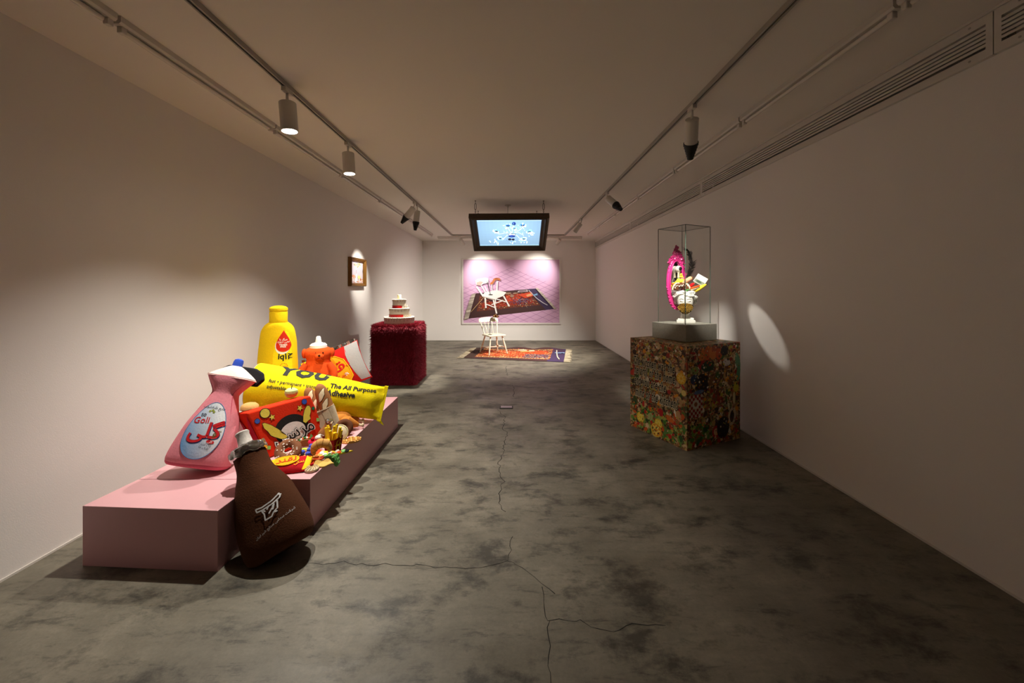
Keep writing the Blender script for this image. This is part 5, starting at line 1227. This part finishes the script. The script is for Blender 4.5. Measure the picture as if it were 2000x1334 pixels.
# pink mirror
MM=BM@Matrix.Translation((-.088,.062,0))@Matrix.Rotation(math.radians(40),4,'Z')
r=empty('ornate_mirror',MM,'tall ornate magenta-framed oval mirror behind the plaster head','mirror')
mg=mat('magenta_gloss',S(206,52,128),.28,.2,60,.1)
a_,b2,zc=.108,.265,.425
MB().tube([(a_*math.cos(t_),0,zc+b2*math.sin(t_)) for t_ in (2*PI*i/56 for i in range(56))],.019,10,closed=True).build('oval_frame',mg,r)
MB().tube([((a_-.022)*math.cos(t_),-.012,zc+(b2-.022)*math.sin(t_)) for t_ in (2*PI*i/56 for i in range(56))],.006,6,closed=True).build('inner_beading',mg,r)
o=MB().add([((a_-.005)*math.cos(t_),.0,zc+(b2-.005)*math.sin(t_)) for t_ in (2*PI*i/48 for i in range(48))],[tuple(range(48))]).build('mirror_glass',mat('mirror_silver',(.9,.9,.9,1),.04,metal=1),r,smooth=False)
MB().add([((a_-.005)*math.cos(t_),.006,zc+(b2-.005)*math.sin(t_)) for t_ in (2*PI*i/48 for i in range(48))],[tuple(reversed(range(48)))]).build('mirror_back',M_black,r,smooth=False)
cr=MB(); rn=random.Random(5)
for i in range(150):
    h_=rn.random(); zz_=.63+.19*h_; wd=.125*(1-h_)**1.1+.01; x=rn.uniform(-wd,wd)
    if (x/.085)**2+((zz_-zc)/.245)**2<1: continue
    a=rn.random()*PI; c=Vector((x,-.006+rn.uniform(-.008,.008),zz_)); d=Vector((math.cos(a),0,math.sin(a)))*.014
    cr.tube([c-d,c+Vector((0,-.01,0)),c+d],[.004,.0085,.004],6)
for i in range(70):
    t_=rn.uniform(0.0,2*PI); R_=1+rn.uniform(.06,.22); c=Vector((a_*R_*math.cos(t_),-.004,zc+b2*(1+(R_-1)*.4)*math.sin(t_)))
    if rn.random()<(.95 if abs(math.sin(t_))>.55 else .35):
        a=t_+PI/2+rn.gauss(0,.5); d=Vector((math.cos(a)*.012,0,math.sin(a)*.016)); cr.tube([c-d,c+Vector((0,-.008,0)),c+d],[.004,.008,.004],6)
cr.sph((0,0,.825),(.012,.01,.018)); cr.sph((0,0,.80),(.02,.012,.016)); cr.build('carved_scrolls',mg,r)
# feather plume
r=empty('black_feather',BM@Matrix.Translation((U(455),.04,V(560))),'curved black feather plume behind the headdress','feather')
sp=[Vector(((cx-455)/K,0,(560-cy)/K)) for cx,cy in ((440,600),(455,520),(480,440),(495,360),(480,280),(455,225),(425,185))]
MB().tube(sp,[.003]*6+[.0012],6).build('quill',felt('quill',40,32,28),r)
fb_=MB(); rn=random.Random(8)
for i in range(420):
    t_=rn.random(); k_=min(5,int(t_*6)); p=sp[k_].lerp(sp[k_+1],t_*6-k_); d=(sp[k_+1]-sp[k_]).normalized(); sd=1 if rn.random()<.5 else -1; nr=Vector((d.z,0,-d.x))*sd
    L_=(.03+.012*rn.random())*(.6+.8*math.sin(PI*min(1,t_*.95+.1)))*(1 if t_<.8 else .55); dr=(nr*.7+d*.6+Vector((0,rn.gauss(0,.45),0))).normalized()
    w_=Vector((.002,.006,.004)); fb_.add([p-w_,p+w_,p+dr*L_*.6+w_*.8+d*.004,p+dr*L_+d*.008],[(0,1,2),(0,2,3)])
for a in (-.9,-.5,-.1,.3): e=sp[-1]; fb_.add([e-Vector((0,0,.006)),e+Vector((.004,0,.004)),e+Vector((-.05*math.cos(a),0.004,.05*math.sin(a)+.02))],[(0,1,2)])
fb_.build('barbs',felt('feather',34,27,25),r,kind='stuff')
# eyeball
def at(cx,cy,y): return BM@Matrix.Translation((U(cx),y,V(cy)))
r=empty('glass_eyeball',at(318,490,.045),'grey glass eyeball perched before the mirror','ornament')
MB().sph((0,0,.035),.036,18).build('globe',mat('eye_white',S(190,186,176),.2),r); MB().sph((.014,-.020,.036),(.022,.019,.022),14).build('pupil',mat('eye_dark',S(20,16,16),.15),r); MB().lathe([(0,-.06),(.012,-.06),(.01,-.01),(.02,.004),(0,.008)],14).build('stalk',felt('bone',196,186,160),r)
# food in the headdress
ring_=empty('donut_half',at(350,748,-.045),'half chocolate donut with white dots set in the plaster hair','soft food')
T=Matrix.Translation((0,0,.008))@Matrix.Rotation(math.radians(80),4,'X')
def half(R_,rr,a0,a1,mm_,nm):
    mb=MB(); mb.tube([T@Vector((R_*math.cos(a),R_*math.sin(a),0)) for a in (PI*i/20 for i in range(21))],rr,12); return mb.build(nm,mm_,ring_)
half(.052,.030,0,1,f_choc,'icing'); MB().tube([T@Vector((.084*math.cos(a),.084*math.sin(a),.006)) for a in (PI*i/20 for i in range(21))],.010,10).build('dough_rim',f_cream,ring_)
d=MB(); rn=random.Random(3)
for k_ in range(22): a=rn.uniform(.2,2.9);b_=rn.uniform(-.2,1.6); c=T@Vector(((.052+.031*math.cos(b_+.6))*math.cos(a),(.052+.031*math.cos(b_+.6))*math.sin(a),.031*math.sin(b_+.6))); d.sph(c,.0055,6)
d.build('white_dots',f_wht,ring_,kind='stuff')
r=empty('felt_banana',at(335,640,-.02),'yellow felt banana laid above the half donut','soft food'); MB().tube([(-.05,0,-.004),(-.02,-.01,.012),(.02,-.01,.022),(.055,0,.026)],[.012,.024,.024,.012],12).build('fruit',f_cheese,r); MB().sph((-.052,0,-.006),.006).build('stem_end',f_choc,r)
r=empty('pointed_banana',at(560,740,-.03),'yellow felt banana with black tip sticking out to the side','soft food'); MB().tube([(-.05,0,-.02),(0,-.01,.012),(.045,0,.042),(.078,.01,.06)],[.018,.024,.018,.006],12).build('fruit',f_cheese,r); MB().sph((.08,.01,.061),.007).build('black_tip',M_black,r)
r=empty('felt_sausage',at(425,625,-.035),'plump pinkish felt sausage over the donut','soft food'); MB().tube([(-.05,0,-.022),(-.02,-.004,.0),(.03,0,.034),(.044,0,.042)],[.014,.023,.023,.016],14).build('sausage',felt('sausage',206,156,120),r); MB().sph((.05,0,.046),.006).build('knot',felt('knot',150,96,66),r)
r=empty('rubber_duck',at(352,570,-.02),'tiny yellow rubber duck on the headdress','ornament'); MB().sph((0,0,.012),(.02,.018,.014)).build('duck_body',f_cheese,r); MB().sph((-.002,-.004,.033),.014).build('duck_head',f_cheese,r); MB().sph((.0,-.018,.031),(.006,.006,.003),8).build('bill',f_tom,r)
for cx,cy,m_,lb_ in ((372,590,felt('berry_pink',214,110,110),'pink felt strawberry beside the tiny duck'),(318,605,felt('lime',190,206,60),'lime green felt fruit beside the tiny duck'),(250,660,f_gold,'orange brown felt nugget at the mirror side of the headdress')):
    r=empty('felt_fruit',at(cx,cy,-.02),lb_,'soft food'); MB().lathe([(0,-.02),(.012,-.014),(.021,.004),(.018,.016),(0,.02)],14).build('fruit',m_,r); MB().lathe([(0,.018),(.012,.018),(.004,.024),(0,.028)],5).build('leaf_cap',f_green,r)
r=empty('hot_dog',at(515,715,-.055),'small felt hot dog with orange sausage in the headdress','soft food'); MB().tube([(-.04,0,-.012),(0,0,.0),(.04,0,.016)],[.014,.02,.014],10).build('bun',f_cream,r); MB().tube([(-.046,-.012,-.004),(0,-.014,.010),(.046,-.012,.026)],[.008,.011,.008],10).build('frank',f_tom,r)
r=empty('chili_piece',at(483,668,-.03),'dark red felt pepper piece behind the hot dog','soft food'); MB().tube([(-.02,0,-.02),(0,-.005,0),(.022,0,.016)],[.012,.018,.010],10).build('pepper',f_redd,r); MB().tube([(.02,0,.015),(.03,0,.024)],.004,6).build('stalk',f_green,r)
r=empty('felt_leaf',at(412,745,-.085),'dark green felt leaf at the front of the plaster hair','leaf'); MB().grid(lambda u,v:((v-.5)*.07,-.004*math.sin(v*6),(u-.5)*.026*math.sin(PI*v)+(v-.5)*.03),6,12).build('blade',felt('dark_leaf',60,110,50),r).modifiers.new('thick','SOLIDIFY').thickness=.003; MB().tube([(-.035,-.005,-.015),(.035,-.005,.015)],.002,5).build('vein',f_green,r)
r=empty('open_booklet',at(560,640,.0)@Matrix.Rotation(math.radians(-32),4,'Y').inverted()@Matrix.Rotation(math.radians(-10),4,'X'),'small white booklet standing tilted behind the banana','booklet')
MB().box(-.05,.062,-.004,.0,-.01,.085).build('cover',felt('booklet',222,218,210),r,smooth=False)
t=MB(); t.box(-.045,.058,-.0052,-.0042,-.006,.03,col=S(120,124,110)); 
for i in range(7): t.add([(-.04,-.0056,.04+.006*i),(.045,-.0056,.04+.006*i),(.045,-.0056,.0415+.006*i),(-.04,-.0056,.0415+.006*i)],[(0,1,2,3)],col=S(190,188,184))
t.shape(poly(ell(.0,.012,.03,.012)),lambda x,z,e:(x,-.0056,z),0,col=S(50,70,50)); t.build('page_print',M_print,r,smooth=False)
